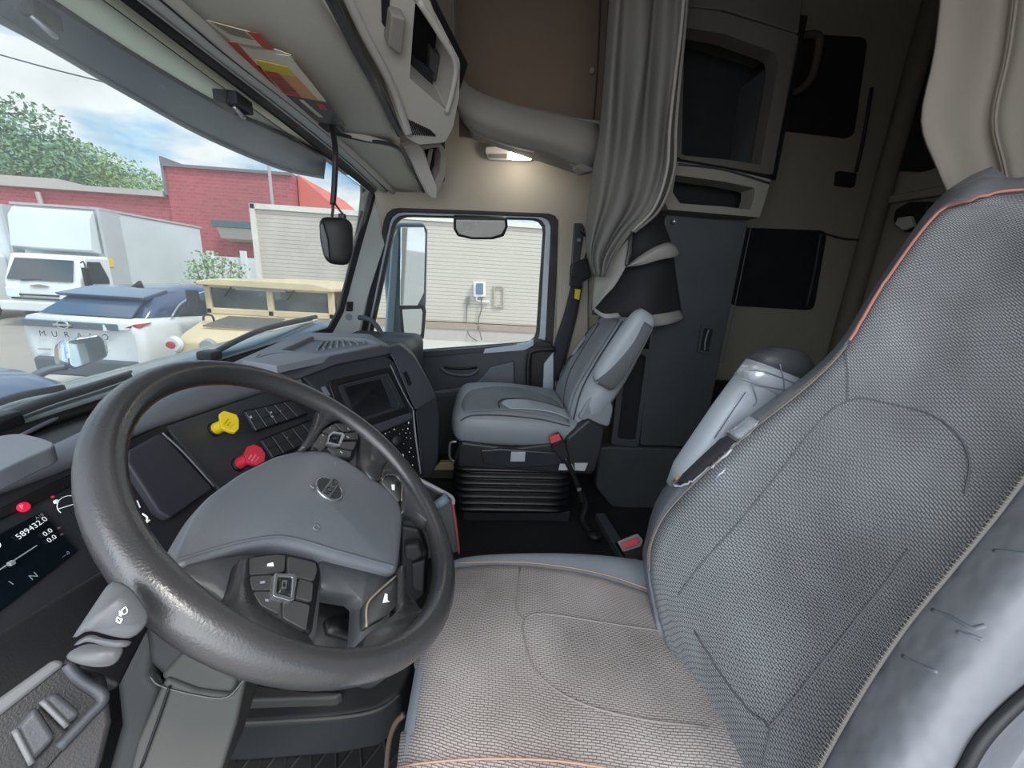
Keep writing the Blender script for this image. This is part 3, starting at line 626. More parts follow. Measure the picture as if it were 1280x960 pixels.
PK=PL((0,2.30,0),(0.1,-1,-.5))
t=T('look_down_mirror','wide rounded mirror hanging at the top of the passenger window','mirror',PK.h(600,275))
slab('housing',PK,[(567,271),(634,273),(635,284),(630,296),(616,300),(590,300),(572,296),(567,287)],.03,mBlack,t,bevel=.006)
slab('mirror_glass',PK,[(570,275),(631,276),(632,284),(627,293),(614,297),(590,297),(574,293),(570,286)],.01,M('mirror_painted_reflection','#b5b5b1',.3,metal=0,var=.12,vs=20),t,bevel=.004,d=.008)  # pale grey painted on the glass in place of a bright reflection
# ---------------------------------------------------------------- exterior sun visor, hood, cowl, wipers, hood mirror
mVis=M('visor_blue_grey','#5c6b7b',.35,.1,20,.15,4); mVisP=M('visor_panel','#e6e5d6',.5,var=.08,vs=12); 
def zrow(pts,z,y0=None): return [at(p[0],p[1],z=z) for p in pts]
vA=zrow([(-60,-6),(0,25),(60,58),(160,117),(260,172),(350,210),(405,222)],1.30); vB=zrow([(-30,-20),(30,4),(95,40),(180,92),(270,145),(355,186),(407,208)],1.335); vC=zrow([(0,-34),(62,0),(120,38),(195,85),(280,134),(362,172),(408,196)],1.35)
t=T('sun_visor','long blue-grey outside sun visor across the top of the windshield','visor',vB[3])
patch('visor_blade',[vA,vB,vC],mVis,t,vec=(0.2,0,-1),th=.012,nu=4,nv=4)
tube('lip',vA,.006,M('visor_lip','#8d949c',.35),t); tube('inner_edge',vC,.006,mHeadD,t)
vD=[V((-.64,p.y,1.385)) for p in vC]
_nt=mVisP.node_tree; _b=_nt.nodes['Principled BSDF']; _o=_nt.nodes['Material Output']; _tl=N(_nt,'ShaderNodeBsdfTranslucent'); _tl.inputs[0].default_value=lin('#f4f2e4'); _mx=N(_nt,'ShaderNodeMixShader'); _mx.inputs[0].default_value=.6; _nt.links.new(_b.outputs[0],_mx.inputs[1]); _nt.links.new(_tl.outputs[0],_mx.inputs[2]); _nt.links.new(_mx.outputs[0],_o.inputs[0])
patch('visor_panel',[vC,vD],mVisP,t,vec=(0,0,-1),th=.01,nu=3,nv=2)
for q,s_ in (((45,15),.035),((292,128),.05)):
    c=at(*q,z=1.335); MB().box(c,(s_*1.1,s_*1.4,.03)).build('bracket',mHeadD,t,bevel=.004)
    tube('bracket_hook',[c+V((.01,-.02,-.015)),c+V((.02,0,-.03)),c+V((0,.02,-.02))],.005,mSilver,t,n=6)
mHood=M('hood_paint','#5a6b86',.25,var=.05,coat=.4)
def hz(p): return V(p)
t=T('truck_hood','blue-grey hood and fender of the truck low beyond the windshield','hood',(-1.6,1.1,.3))
patch('hood_panel',[[(-1.0,-.15,.40),(-1.0,.5,.46),(-1.0,1.05,.48),(-1.0,1.6,.45),(-1.0,2.0,.38)],[(-1.5,-.0,.28),(-1.5,.55,.35),(-1.5,1.05,.37),(-1.5,1.6,.33),(-1.5,1.95,.22)],[(-2.1,.1,.08),(-2.1,.6,.15),(-2.1,1.05,.18),(-2.1,1.5,.12),(-2.1,1.85,.0)],[(-2.5,.3,-.2),(-2.55,.6,-.1),(-2.6,1.05,-.1),(-2.55,1.5,-.12),(-2.5,1.8,-.2)]],mHood,t,vec=(0,0,1),th=.05)
f1=[at(-60,510,x=-1.9),at(0,481,x=-1.9),at(30,470,x=-1.9),at(58,475,x=-1.85),at(66,492,x=-1.8)]
# cowl: glossy shelf between windshield and hood, glare painted in as its pale colour
mCowl=M('cowl_glare','#a9b2ae',.25,.3,8,.25,10,coat=.5)
o=patch('cowl_panel',[[p+V((-.012,0,-.004)) for p in wb],[p+V((-.08,0,.010)) for p in wb],[p+V((-.165,0,.0)) for p in wb],[p+V((-.22,0,-.10)) for p in wb]],mCowl,vec=(0,0,1),th=.02,nu=4,nv=3); tag(o,'glossy cowl panel painted pale for glare outside the base of the windshield','panel')
cowl=bpy.data.objects['cowl_panel']
for (pts,lb) in (([hit(cowl,a_,b_,.012) for a_,b_ in ((-8,536),(14,526),(60,508),(110,492),(160,475))],'nearer black wiper arm lying across the cowl left of the steering wheel'),([at(a_,b_,x=-.83) for a_,b_ in ((262,444),(300,424),(340,408),(395,396))],'farther black wiper arm sweeping toward the passenger pillar')):
    t=T('wiper',lb,'wiper',pts[1],'windshield wipers')
    tube('arm',pts,[.009]*len(pts),mBlack,t,n=6); tube('blade',[p+V((-.02,0,-.012)) for p in pts],.007,mSeal,t,n=6)
    tube('blade_spine',[p+V((-.01,.02,.004)) for p in pts],.004,M('wiper_grey','#767b80',.4),t,n=6)
    if pts[0].y<.9: tube('second_blade',[hit(cowl,a_,b_,.01) for a_,b_ in ((-5,511),(30,500),(80,490))],.007,mSeal,t,n=6)
    MB().box(pts[0],(.05,.05,.03)).build('pivot',mBlack,t,bevel=.008)
PH=PL((-1.9,1.9,.45),(.75,-.66,.22))
t=T('hood_mirror','chrome hood mirror on a curved arm beyond the steering wheel','mirror',PH.h(100,442))
loft('housing',[resamp(rounded(px(PH,[(79,424),(125,417),(133,424),(136,446),(92,462),(86,458)],0),.02),24),resamp(rounded(px(PH,[(72,426),(118,418),(126,424),(128,446),(88,463),(72,458)],-.07),.02),24),resamp(rounded(px(PH,[(68,430),(110,424),(116,428),(118,444),(84,459),(68,456)],-.11),.02),24)],M('chrome','#c9cdd0',.08,metal=1,var=.1,vs=15),t)
slab('mirror_glass',PH,[(84,426),(124,419),(130,425),(134,445),(94,460),(88,456)],.004,mChrome,t,bevel=.003,d=.006,rnd=.01)
tube('arm',[PH.h(84,458,-.05),PH.h(66,461,-.05),PH.h(48,468,-.05),PH.h(34,480,-.05),PH.h(26,496,-.05)],[.018,.018,.02,.022,.024],M('arm_grey','#626c76',.4),t,n=8)
c=at(4,492,x=-1.9); o=loft('fender',[polyh(c+V((-.35+.0,.0,-.25)),(1,0,0),(0,1,0),.7,.42,20),polyh(c+V((-.35,0,-.06)),(1,0,0),(0,1,0),.62,.36,20),polyh(c+V((-.35,0,.05)),(1,0,0),(0,1,0),.4,.22,20)],M('fender_paint','#56698c',.25,var=.05,coat=.4)); o.parent=bpy.data.objects['truck_hood']; o.location-=wloc(bpy.data.objects['truck_hood'])

# ================================================================ OVERHEAD CONSOLE
PCN=PL(at(480,130,z=1.43),(.42,-.45,-.79))
t=T('overhead_console','grey overhead console with cubbies and a round-hole speaker above the windshield','console',PCN.h(500,120))
row3=[p+V((.003,0,.004)) for p in h3[:5]]
# big front panel
b0=zz([(224,0),(306,74),(366,124),(409,160)],[1.378]*4); b0=[b0[0]+(b0[0]-b0[1])*2.6]+b0
b1=zz([(318,0),(386,74),(425,126),(455,171)],[1.392]*4); b1=[b1[0]+(b1[0]-b1[1])*2.2]+b1
b2=zz([(397,0),(440,66),(470,116),(500,180)],[1.43,1.425,1.42,1.40]); b2=[b2[0]+(b2[0]-b2[1])*2]+b2
patch('front_panel',[b0,b1,b2],mConsole,t,vec=(0,0,-1),th=.03,nu=4,nv=4)
o=patch('lower_door',[zz([(418,168),(440,190),(466,214),(492,238)],[1.372,1.37,1.36,1.34]),zz([(460,176),(478,196),(500,220),(518,244)],[1.378,1.375,1.36,1.34]),zz([(497,186),(508,203),(520,225),(532,247)],[1.385,1.38,1.365,1.34])],mConsole,t,vec=(0,0,-1),th=.02,nu=3,nv=3)
for a,b in ((( 425,184),(434,190)),((470,222),(476,226))): MB().box((at(*a,z=1.366)+at(*b,z=1.366))/2,(.022,.03,.006)).build('door_tab',mHead,o,bevel=.002)
tube('door_gap',zz([(416,166),(455,175),(497,184),(515,212),(534,249)],[1.374,1.38,1.387,1.37,1.34]),.006,mHeadD,t,n=6)
tube('seam',zz([(404,-20),(445,60),(476,118),(500,168)],[1.43,1.425,1.42,1.40]),.011,mHeadD,t,n=6)
# rear body with cubbies
bod=[(410,-60),(448,40),(480,100),(498,150),(508,172),(524,181),(556,178),(566,160),(574,120),(575,76),(550,30),(534,-6),(520,-60)]
c1=[(521,20),(513,98),(559,138),(568,82),(549,50)]
mb=MB()
inner=[(521,8),(512,98),(560,140),(570,80),(549,42)]
pring('body',PCN,[(410,-60),(448,40),(480,100),(498,150),(508,172),(524,181),(556,178),(566,160),(574,120),(575,76),(550,30),(534,-6),(520,-60)],[(519,4),(516,40),(512,98),(535,118),(560,140),(566,110),(570,80),(549,42),(532,12)],.16,mConsole,t,bevel=.008,n=96)
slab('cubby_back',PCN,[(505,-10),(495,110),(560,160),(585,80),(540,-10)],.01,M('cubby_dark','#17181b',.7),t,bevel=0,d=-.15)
slab('cubby_item',PCN,[(538,60),(536,96),(556,112),(560,78)],.03,M('cubby_grey','#4b4c4e',.6),t,bevel=.006,d=-.11)
slab('cubby_item',PCN,[(516,70),(514,98),(541,118),(543,92)],.02,M('cubby_blue','#22262e',.6),t,bevel=.006,d=-.10)
tube('lip_edge',px(PCN,[(418,-40),(455,42),(486,100),(505,150),(511,166)],.008),.012,mHead,t,n=8)
tube('cubby_rim',px(PCN,[(524,2),(548,40),(569,78),(566,112),(558,141)],.004),.008,mHead,t,n=8)
slab('upper_slot',PCN,[(477,-20),(484,-20),(488,-4),(484,38),(478,30)],.01,M('slot_dark','#1b1c1e',.7),t,bevel=.001,d=.006)
pts=[]
sp=MB()
for i in range(12):
    for j in range(8):
        u=i/11; v=j/7
        a=V((505+u*42+v*3-2,148+u*20+v*(4-u*3)*2.6*.5+v*9*(1-u*.4),0))
        c=PCN.h(507+u*30+v*7, 149+u*14+v*(19-12*u), .004); sp.loft([polyh(c-PCN.n*.004,PCN.a,PCN.b,.0026,.0026,6),polyh(c+PCN.n*.0006,PCN.a,PCN.b,.0024,.0024,6)])
sp.build('speaker_grille',M('hole_dark','#262624',.8),t)['kind']='stuff'
slab('latch_frame',PL(at(470,145,z=1.415),(.3,-.2,-.95)),[(453,137),(474,141),(480,153),(458,149)],.012,mHeadD,t,bevel=.002,d=.006)
slab('latch',PL(at(470,145,z=1.415),(.3,-.2,-.95)),[(461,139),(475,142),(480,152),(464,149)],.012,mHead,t,bevel=.003,d=.012)
# fin and right cubby
PFN=PL(at(535,215,z=1.37),(.5,-.7,-.5))
slab('side_fin',PFN,[(504,184),(524,181),(530,190),(547,236),(546,249),(538,247)],.05,mHead,t,bevel=.008,d=.012)
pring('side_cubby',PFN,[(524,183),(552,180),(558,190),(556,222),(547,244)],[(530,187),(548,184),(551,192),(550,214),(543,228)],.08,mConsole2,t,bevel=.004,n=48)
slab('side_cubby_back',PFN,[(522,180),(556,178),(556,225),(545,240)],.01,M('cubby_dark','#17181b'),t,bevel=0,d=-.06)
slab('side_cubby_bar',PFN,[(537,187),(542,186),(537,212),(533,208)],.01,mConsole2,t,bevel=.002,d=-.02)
o=slab('toll_box',PCN,[(490,18),(508,24),(503,72),(485,58)],.04,M('tag_grey','#8e8b85',.6),None,bevel=.006,d=.035); tag(o,'small pale box fixed under the overhead console','box')
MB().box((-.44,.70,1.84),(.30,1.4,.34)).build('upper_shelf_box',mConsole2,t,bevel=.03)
# paper warning stickers on the panel
PST=PL(at(330,60,z=1.384),(-.09,-.02,-1)); 
mPap=M('sticker_white','#d6d0bd',.6,var=.15,vs=60); mPapR=M('sticker_red','#b8483f',.6,var=.2,vs=40); mPapO=M('sticker_orange','#d8996c',.6,var=.15,vs=40); mPapY=M('sticker_yellow','#d8bf3d',.6); mPapG=M('sticker_grey','#55565a',.6); mInk=M('ink','#6b635a',.7)
t=T('sticker_sheet','white red and orange warning sticker sheet on the overhead panel','sticker',PST.h(330,90))
D=.012
slab('top_sheet',PST,[(256,25),(312,40),(343,63),(310,62),(288,50)],.0012,mPap,t,bevel=0,d=D)
slab('red_band',PST,[(309,40),(324,42),(343,63),(329,60)],.001,mPapR,t,bevel=0,d=D+.001)
slab('middle_sheet',PST,[(287,52),(345,62),(364,69),(376,90),(312,80)],.0012,mPap,t,bevel=0,d=D)
slab('red_edge',PST,[(284,52),(296,54),(352,116),(352,120)],.001,mPapR,t,bevel=0,d=D+.001)
slab('yellow_band',PST,[(319,75),(368,86),(371,96),(330,89)],.001,mPapY,t,bevel=0,d=D+.001)
slab('orange_sheet',PST,[(328,88),(378,92),(408,128),(356,118)],.0012,mPapO,t,bevel=0,d=D)
slab('red_block',PST,[(330,88),(346,91),(376,122),(356,117)],.001,mPapR,t,bevel=0,d=D+.0015)
slab('side_sheet',PST,[(345,68),(362,70),(408,127),(398,125)],.001,mPap,t,bevel=0,d=D+.002)
slab('grey_sheet',PST,[(357,119),(408,129),(432,157),(392,152)],.0012,mPapG,t,bevel=0,d=D)
tx=MB()
ik=MB()
for k in range(7):
    f=k/7
    ik.prism(px(PST,[(264+f*26,28+f*17),(305+f*14,39.5+f*12),(305.5+f*14,40.1+f*12),(264.5+f*26,28.6+f*17)],D+.0016),PST.n*-.0005)
for k in range(5):
    f=k/5
    ik.prism(px(PST,[(334+f*24,96+f*20),(352+f*22,99+f*18),(353+f*22,100+f*18),(335+f*24,97+f*20)],D+.0022),PST.n*-.0005)
ik.build('print_lines',mInk,t)['kind']='stuff'
slab('white_bar',PST,[(374,125),(380,126),(404,147),(398,146)],.001,mPap,t,bevel=0,d=D+.001)
slab('red_mark',PST,[(395,130),(405,131),(410,138),(401,137)],.001,mPapR,t,bevel=0,d=D+.001)
# hanging black device
c0=at(414,160,z=1.37); yb=c0.y
PDV=PL((0,yb,0),(.45,-1,0))
t=T('hanging_device','black rounded pouch-like device hanging on a black cable before the windshield pillar','device',PDV.h(420,300))
tube('cable',[c0+V((0,0,.01)),PDV.h(419,185),PDV.h(418,230),PDV.h(416,256)],.0075,mBlack,t,n=8)
tube('cable_loop',[PDV.h(417,252),PDV.h(424,262),PDV.h(430,270),PDV.h(428,276)],.003,mBlack,t,n=6); tube('cable_loop',[PDV.h(416,252),PDV.h(416,262),PDV.h(415,271)],.004,mBlack,t,n=6)
MB().box(PDV.h(428,272),(.018,.018,.02)).build('plug',mBlack,t,bevel=.003)
MB().box(c0+V((0,0,.005)),(.06,.07,.02)).build('mount',mBlack,t,bevel=.006)
o1=[(399,276),(404,271),(432,272),(441,280),(442,312),(438,328),(432,332),(412,330),(405,322),(400,300)]
def sh(f,pts=o1):
    cx0,cy0=420,302; return [(cx0+(p[0]-cx0)*f,cy0+(p[1]-cy0)*f) for p in pts]
def lp(pl,pts,d,n=32,r=.012): return resamp(rounded(px(pl,pts,d),r),n)
loft('case',[lp(PDV,sh(.80),.028),lp(PDV,sh(.95),.02),lp(PDV,o1,.005),lp(PDV,o1,-.02),lp(PDV,sh(.9),-.035)],M('device_black','#17181b',.55,.3,900),t)
slab('lens_face',PDV,[(399,280),(404,276),(411,300),(413,326),(406,320),(401,300)],.01,M('device_face','#2a2b2f',.35),t,bevel=.004,d=.034)
# ---------------------------------------------------------------- storage above the passenger door
PS1=PL((0,1.80,0),(0.05,-1,-.12)); mStor=M('storage_grey','#7d7a75',.8,.3,1000,.05); mBrown=M('storage_brown','#65574b',.85,.2,500,.15)
t=T('overhead_storage','grey moulded storage bin with brown inner panel above the passenger door','storage bin',PS1.h(660,120))
lip=[[PS1.h(x_,y_,-.0) for x_,y_ in r] for r in ([(570,-60),(574,60),(585,100),(640,123),(700,137),(752,149)],[(566,-60),(569,90),(577,118),(635,142),(695,158),(752,170)],[(566,-60),(570,110),(580,140),(638,164),(692,178),(748,196)],[(568,-60),(574,120),(590,158),(640,179),(690,191),(742,213)])]
lip[0]=[p+PS1.n*-.05 for p in lip[0]]; lip[2]=[p+PS1.n*.012 for p in lip[2]]; lip[3]=[p+PS1.n*-.03 for p in lip[3]]
patch('lip',lip,mStor,t,vec=PS1.n,th=.05,nu=4,nv=4)
slab('inner_panel',PS1,[(572,-90),(574,170),(770,190),(790,-90)],.02,mBrown,t,bevel=0,d=-.20)
slab('bottom_panel',PS1,[(578,128),(590,162),(742,214),(752,150)],.17,mStor,t,bevel=.01,d=-.045)
slab('rear_cap',PS1,[(728,195),(752,180),(753,200),(744,214),(731,216),(722,208)],.10,mStor,t,bevel=.008,d=-.02)
tube('panel_groove',px(PS1,[(752,-60),(748,60),(742,150)],-.195),.003,mHeadD,t,n=6)
loft('screw_cap',[polyh(PS1.h(740,88,-.19),PS1.a,PS1.b,.012,.012),polyh(PS1.h(740,88,-.185),PS1.a,PS1.b,.01,.01)],mStor,t,smooth=False)
PLM=PL((0,2.075,0),(0,-1,0))
t=T('dome_lamp','small oval dome lamp with its right half lit on the beige wall','lamp',PLM.h(637,190))
slab('housing',PLM,[(606,182),(671,182),(671,192),(666,200),(634,200),(610,198),(606,190)],.03,mHead,t,bevel=.008,d=.03)
slab('switch',PLM,[(610,192),(634,192),(633,198),(612,197)],.01,M('switch_grey','#6d6c6a',.5),t,bevel=.002,d=.034)
slab('lit_lens',PLM,[(637,188),(668,188),(664,199),(640,199)],.02,M('lit_lens','#fff3dc',.5,emit=6),t,bevel=.003,d=.038)
# ---------------------------------------------------------------- seat belt on the B pillar
PB=PL((0,2.04,0),(0,-1,0))
slab('trim_10',PB,[(700,268),(735,270),(735,520),(692,520)],.045,mBeige,bevel=.004); tag(bpy.data.objects['trim_10'],'beige pillar behind the passenger door','trim',kind='structure')
t=T('seat_belt','black passenger seat belt with a yellow tag on the pillar','seat belt',PB.h(718,340))
slab('slide_rail',PB,[(718,279),(728,279),(731,285),(722,340),(714,338)],.02,M('rail_metal','#55575a',.35,metal=.6),t,bevel=.003,d=.02)
slab('guide',PB,[(714,330),(733,322),(740,345),(729,352),(713,346)],.03,mBlack,t,bevel=.008,d=.05)
loft('bolt',[polyh(PB.h(724,300,.03),PB.a,PB.b,.012,.012,8),polyh(PB.h(724,300,.045),PB.a,PB.b,.009,.009,8)],mSilver,t,smooth=False)
tube('belt_loop',px(PB,[(727,288),(737,302),(733,320),(728,335)],.04),.010,mBlack,t,n=6,flat=.4)
slab('buckle_plate',PB,[(713,346),(729,348),(727,359),(712,357)],.02,M('dark_metal','#3a3c40',.35,metal=.6),t,bevel=.002,d=.05)
patch('strap',[[PB.h(a,b,.04) for a,b in ((714,355),(728,357))],[PB.h(a,b,.04) for a,b in ((705,392),(721,396))],[PB.h(a,b,.04) for a,b in ((692,432),(711,436))],[PB.h(a,b,.04) for a,b in ((686,470),(700,480))]],M('belt_web','#2b2d33',.8,.4,1500),t,vec=(0,-1,0),th=.004,nu=3,nv=5)
slab('yellow_tag',PB,[(719,361),(726,362),(724,375),(718,373)],.004,M('tag_yellow','#d5c62f',.5),t,bevel=.001,d=.055)
# ---------------------------------------------------------------- tall cabinet behind the passenger seat
PC=PL((0,1.50,0),(0,-1,0)); mCab=M('cabinet_slate','#3a3d41',.55,.35,900,.08); mCabU=M('cabinet_frame','#4c4945',.7,.2,800,.06)
xr=at(940,275,y=1.5).x; xl_=at(835,265,y=1.5).x
t=T('cabinet','tall dark slate cabinet with a recessed latch behind the passenger seat','cabinet',(.8,1.75,.0))
xb=.56
MB().prism([V((xl_+.035,1.56,.085)),V((xr-.02,1.53,.085)),V((xr-.02,2.03,.085)),V((xl_+.16,2.03,.085))],(0,0,1.12)).build('carcass',mCab,t,bevel=.02)
slab('door',PC,[(832,268),(936,277),(893,486),(879,559),(800,557),(812,430),(822,340)],.03,mCab,t,bevel=.006,rnd=.015)
slab('lower_panel',PC,[(762,558),(880,562),(863,641),(820,643),(764,634),(745,610),(748,560)],.05,mCab,t,bevel=.012,rnd=.02)
pring('pocket_frame',PC,[(777,436),(815,436),(798,560),(764,556)],[(784,444),(808,444),(794,550),(772,548)],.03,mCab,t,bevel=.004,d=.004,n=40)
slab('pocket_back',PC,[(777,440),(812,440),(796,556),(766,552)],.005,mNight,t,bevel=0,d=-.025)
slab('latch_recess',PC,[(877,406),(895,409),(889,443),(872,441)],.005,mSeal,t,bevel=.001,d=.004,rnd=.01)
pring('latch_ring',PC,[(877,406),(895,409),(889,443),(872,441)],[(880,410),(892,412),(886,440),(875,438)],.01,mCab,t,bevel=.001,d=.010,n=32)
tube('latch_handle',px(PC,[(886,412),(882,425),(881,438)],.012),.004,mDoor2,t,n=6)
MB().tube(px(PC,[(939,282),(921,370),(903,455)],.006),.002,6,1).build('edge_highlight',mCab,t)
t=T('upper_cabinet','dark open-fronted cabinet with a rounded frame above the tall cabinet','cabinet',(.95,1.7,1.35))
pring('frame',PC,[(846,8),(900,14),(999,44),(992,72),(966,219),(905,208),(847,198)],[(856,34),(905,42),(970,66),(973,80),(951,206),(905,199),(852,194)],.06,mCabU,t,bevel=.008,d=.01,n=80)
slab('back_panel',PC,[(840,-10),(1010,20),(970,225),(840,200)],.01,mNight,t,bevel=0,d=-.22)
slab('side_panel',PC,[(953,206),(975,72),(1000,48),(966,218)],.22,mCab,t,bevel=.004,d=.0)
slab('top_panel',PC,[(846,-60),(1010,-50),(999,42),(905,12),(848,8)],.30,mCabU,t,bevel=.006,d=.0)
t=T('shelf_cubby','small open cubby frame between the two cabinets','shelf',(.95,1.7,1.25))
pring('frame',PC,[(836,200),(905,210),(964,224),(960,240),(950,272),(905,268),(835,262),(827,240)],[(845,219),(905,227),(944,235),(943,246),(938,262),(905,258),(850,254),(841,240)],.08,M('cubby_frame','#77746c',.6,.2,800,.05),t,bevel=.006,d=.025,n=80)
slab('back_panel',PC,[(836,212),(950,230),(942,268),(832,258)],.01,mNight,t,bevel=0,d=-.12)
tube('top_groove',px(PC,[(848,205),(905,212),(962,229)],.03),.0035,mHeadD,t,n=6)
c=PC.h(842,277,.01); tag(loft('chrome_knob',[polyh(c,PC.a,PC.b,.010,.010),polyh(c+PC.n*.012,PC.a,PC.b,.006,.006)],mSilver),'tiny bright knob at the top corner of the tall cabinet','knob')
# ---------------------------------------------------------------- sleeper details
PSL=PL((0,2.032,0),(0,-1,0)); PRW=PL((1.995,0,0),(-1,0,0))
def rr(name,pl,pts,lab,cat,mat=mNight,d=.02,th=.03,rnd=.04): return tag(slab(name,pl,pts,th,mat,None,bevel=.006,d=d,rnd=rnd),lab,cat)
rr('window_cover',PSL,[(925,284),(1035,288),(1018,388),(915,382)],'low black padded window cover on the sleeper side wall','window cover')
tag(bpy.data.objects['window_cover'],group='sleeper window covers')
tube('cover_edge',px(PSL,[(1026,292),(1018,340),(1008,384)],.045),.008,M('edge_slate','#23282d',.6),bpy.data.objects['window_cover'],n=6)
rr('window_cover',PSL,[(985,40),(1086,46),(1068,172),(968,160)],'upper black padded cover behind the grab handle','window cover')
tag(tube('grab_rail',px(PSL,[(985,58),(1003,45),(1022,45),(1023,62),(1015,95),(1000,112),(985,117)],.07),.016,mCabU,n=10),'dark grey looped grab handle on the upper black cover','handle')
rr('wall_switch',PSL,[(1049,213),(1072,216),(1069,234),(1047,231)],'small black switch box on the sleeper wall','switch',rnd=.01)
tag(tube('belt_cord',px(PSL,[(1090,110),(1078,180),(1070,215)],.03),.008,mSeal,n=6),'dark cord running down to the small black switch box','cord')
tag(tube('trim_11',[V((1.96,2.0,z)) for z in (.2,.8,1.3,2.4)],.045,M('corner_grey','#6b665c',.85)),'rounded corner moulding between sleeper walls','trim',kind='structure')
tag(tube('trim_12',px(PSL,[(1030,292),(1060,299),(1100,300)],.01),.005,mHeadD,n=6),'thin seam on the sleeper wall','trim',kind='structure')
rr('rear_cover',PRW,[(1095,-60),(1190,-60),(1185,200),(1150,215),(1098,212),(1086,195)],'large black padded cover on the rear sleeper wall','window cover')
MB().prism(px(PRW,[(1106,245),(1230,222),(1230,236),(1108,254)],.03),(.05,0,0)).build('trim_13',mDarkWall,bevel=.008); tag(bpy.data.objects['trim_13'],'ledge on the rear sleeper wall','trim',kind='structure')
t=T('reading_light','dark reading light with a grey lens on the rear sleeper wall','lamp',PRW.h(1138,270))
slab('body',PRW,[(1118,262),(1135,252),(1160,252),(1156,275),(1144,288),(1128,290),(1115,275)],.065,mSeal,t,bevel=.01,d=.06)
slab('lens',PRW,[(1122,272),(1138,270),(1142,282),(1128,288),(1118,280)],.02,M('lens_grey','#b9b9b2',.4),t,bevel=.004,d=.075)
# bed edge hint
tag(MB().box((1.50,1.15,.25),(.95,1.7,.5)).build('sleeper_bunk',mNight,bevel=.05),'black low bunk at the back of the sleeper','bed')
# ---------------------------------------------------------------- beige curtain on the driver side, upper right
mCurB=M('beige_curtain','#8a8379',.9,.4,500,.06)
PQ=PL((.9,.75,1.3),(-.35,-.9,0))
rows=[]
for k,(l,r_) in enumerate([((1200,-330),(1540,-330)),((1182,-60),(1500,-60)),((1170,60),(1480,60)),((1153,150),(1460,140)),((1172,208),(1450,190)),((1190,250),(1440,240))]):
    rows.append([PQ.h(l[0]+(r_[0]-l[0])*f,l[1]+(r_[1]-l[1])*f, dd) for f,dd in ((0,0),(.08,.006),(.2,-.006),(.27,.0),(.30,.022),(.34,-.004),(.5,.012),(.7,-.01),(1,0))])
o=patch('privacy_curtain',rows,mCurB,vec=PQ.n,th=.006,nu=4,nv=4); tag(o,'beige sleeper curtain hanging over the top of the driver seat','curtain')
# ---------------------------------------------------------------- grey curtain behind the passenger seat
mCur=M('grey_curtain','#62615e',.85,.5,700,.08); mCurL=M('curtain_light','#8d8a86',.85,.5,700,.06); mCurD=M('curtain_lining','#1d1e21',.85,.3,600,.1)
PV=PL((0,1.42,0),(-.15,-1,0))
t=T('sleeper_curtain','grey gathered sleeper curtain hanging behind the passenger seat','curtain',PV.h(800,120))
folds=[0,.13,.24,.40,.52,.60,.74,.86,.93,1]; dep=[-.05,.025,-.01,.045,.035,.0,.05,.03,.045,-.02]
hs=[((768,-260),(868,-260)),((764,-60),(862,-60)),((758,30),(857,30)),((754,100),(850,100)),((750,165),(844,160)),((744,205),(840,215)),((738,250),(822,262)),((733,290),(792,290)),((733,318),(768,322)),((741,345),(757,346))]
rows=[]
for k,(l,r_) in enumerate(hs):
    am=1.0 if k<7 else .6
    rows.append([PV.h(l[0]+(r_[0]-l[0])*f+math.sin(k*.9+i*1.7)*1.6,l[1]+(r_[1]-l[1])*f,dd*am+.008*math.sin(k*1.7+i*2.3)) for i,(f,dd) in enumerate(zip(folds,dep))])
patch('cloth',rows,mCur,t,vec=PV.n,th=.02,nu=4,nv=4)
tube('hem',[r[-2]+PV.n*.012 for r in rows[:8]],.005,mCurL,t,n=6); tube('hem',[r[-1]+PV.n*.005 for r in rows[:8]],.006,mCurL,t,n=6)
# lower end of the cloth draped on the seat top
PV2=PL((0,1.46,0),(0,-1,0))
def prow(pts): return [PV2.h(a,b,d) for a,b,d in pts]
t=T('draped_cloth','folded end of grey cloth with black lining lying over the passenger seat top','cloth',PV2.h(800,340))
patch('lining',[prow([(768,258,-.06),(790,252,-.03),(812,254,-.03),(826,260,-.06)]),prow([(764,292,-.05),(795,288,.02),(820,288,.02),(838,294,-.05)]),prow([(760,320,-.05),(800,314,.035),(830,312,.03),(842,318,-.04)]),prow([(752,352,-.05),(800,342,.05),(828,340,.05),(846,350,-.04)]),prow([(745,382,-.04),(785,380,.05),(818,378,.06),(850,376,-.03)]),prow([(744,394,-.03),(780,396,.04),(815,398,.07),(853,398,-.02)])],mCurD,t,vec=(0,-1,0),th=.05,nu=5,nv=4)
patch('grey_fold',[prow([(766,296,.02),(780,290,.05),(790,288,.06)]),prow([(752,322,.02),(776,316,.07),(789,316,.08)]),prow([(744,355,.02),(766,346,.08),(782,334,.09)]),prow([(741,382,.02),(752,372,.08),(768,358,.09)]),prow([(741,388,.02),(748,380,.075),(760,366,.08)])],mCurL,t,vec=(0,-1,0),th=.02,nu=5,nv=4)
patch('rolled_flap',[prow([(786,331,.08),(800,320,.10),(820,308,.10),(836,303,.08),(846,308,.07)]),prow([(784,333,.10),(802,325,.12),(822,313,.125),(838,309,.11),(849,315,.08)]),prow([(784,334,.09),(804,331,.11),(824,325,.115),(840,322,.10),(848,320,.07)])],mCurL,t,vec=(0,-1,0),th=.012,nu=4,nv=4)
tube('zip_strip',prow([(790,286,.07),(787,310,.09),(783,332,.10)]),.006,M('zip_grey','#48484a',.6),t,n=6)
patch('hem_fold',[prow([(742,384,.04),(755,392,.08),(773,391,.07)]),prow([(744,391,.045),(757,398,.085),(776,396,.075)])],mCurL,t,vec=(0,-1,0),th=.012,nu=4,nv=3)
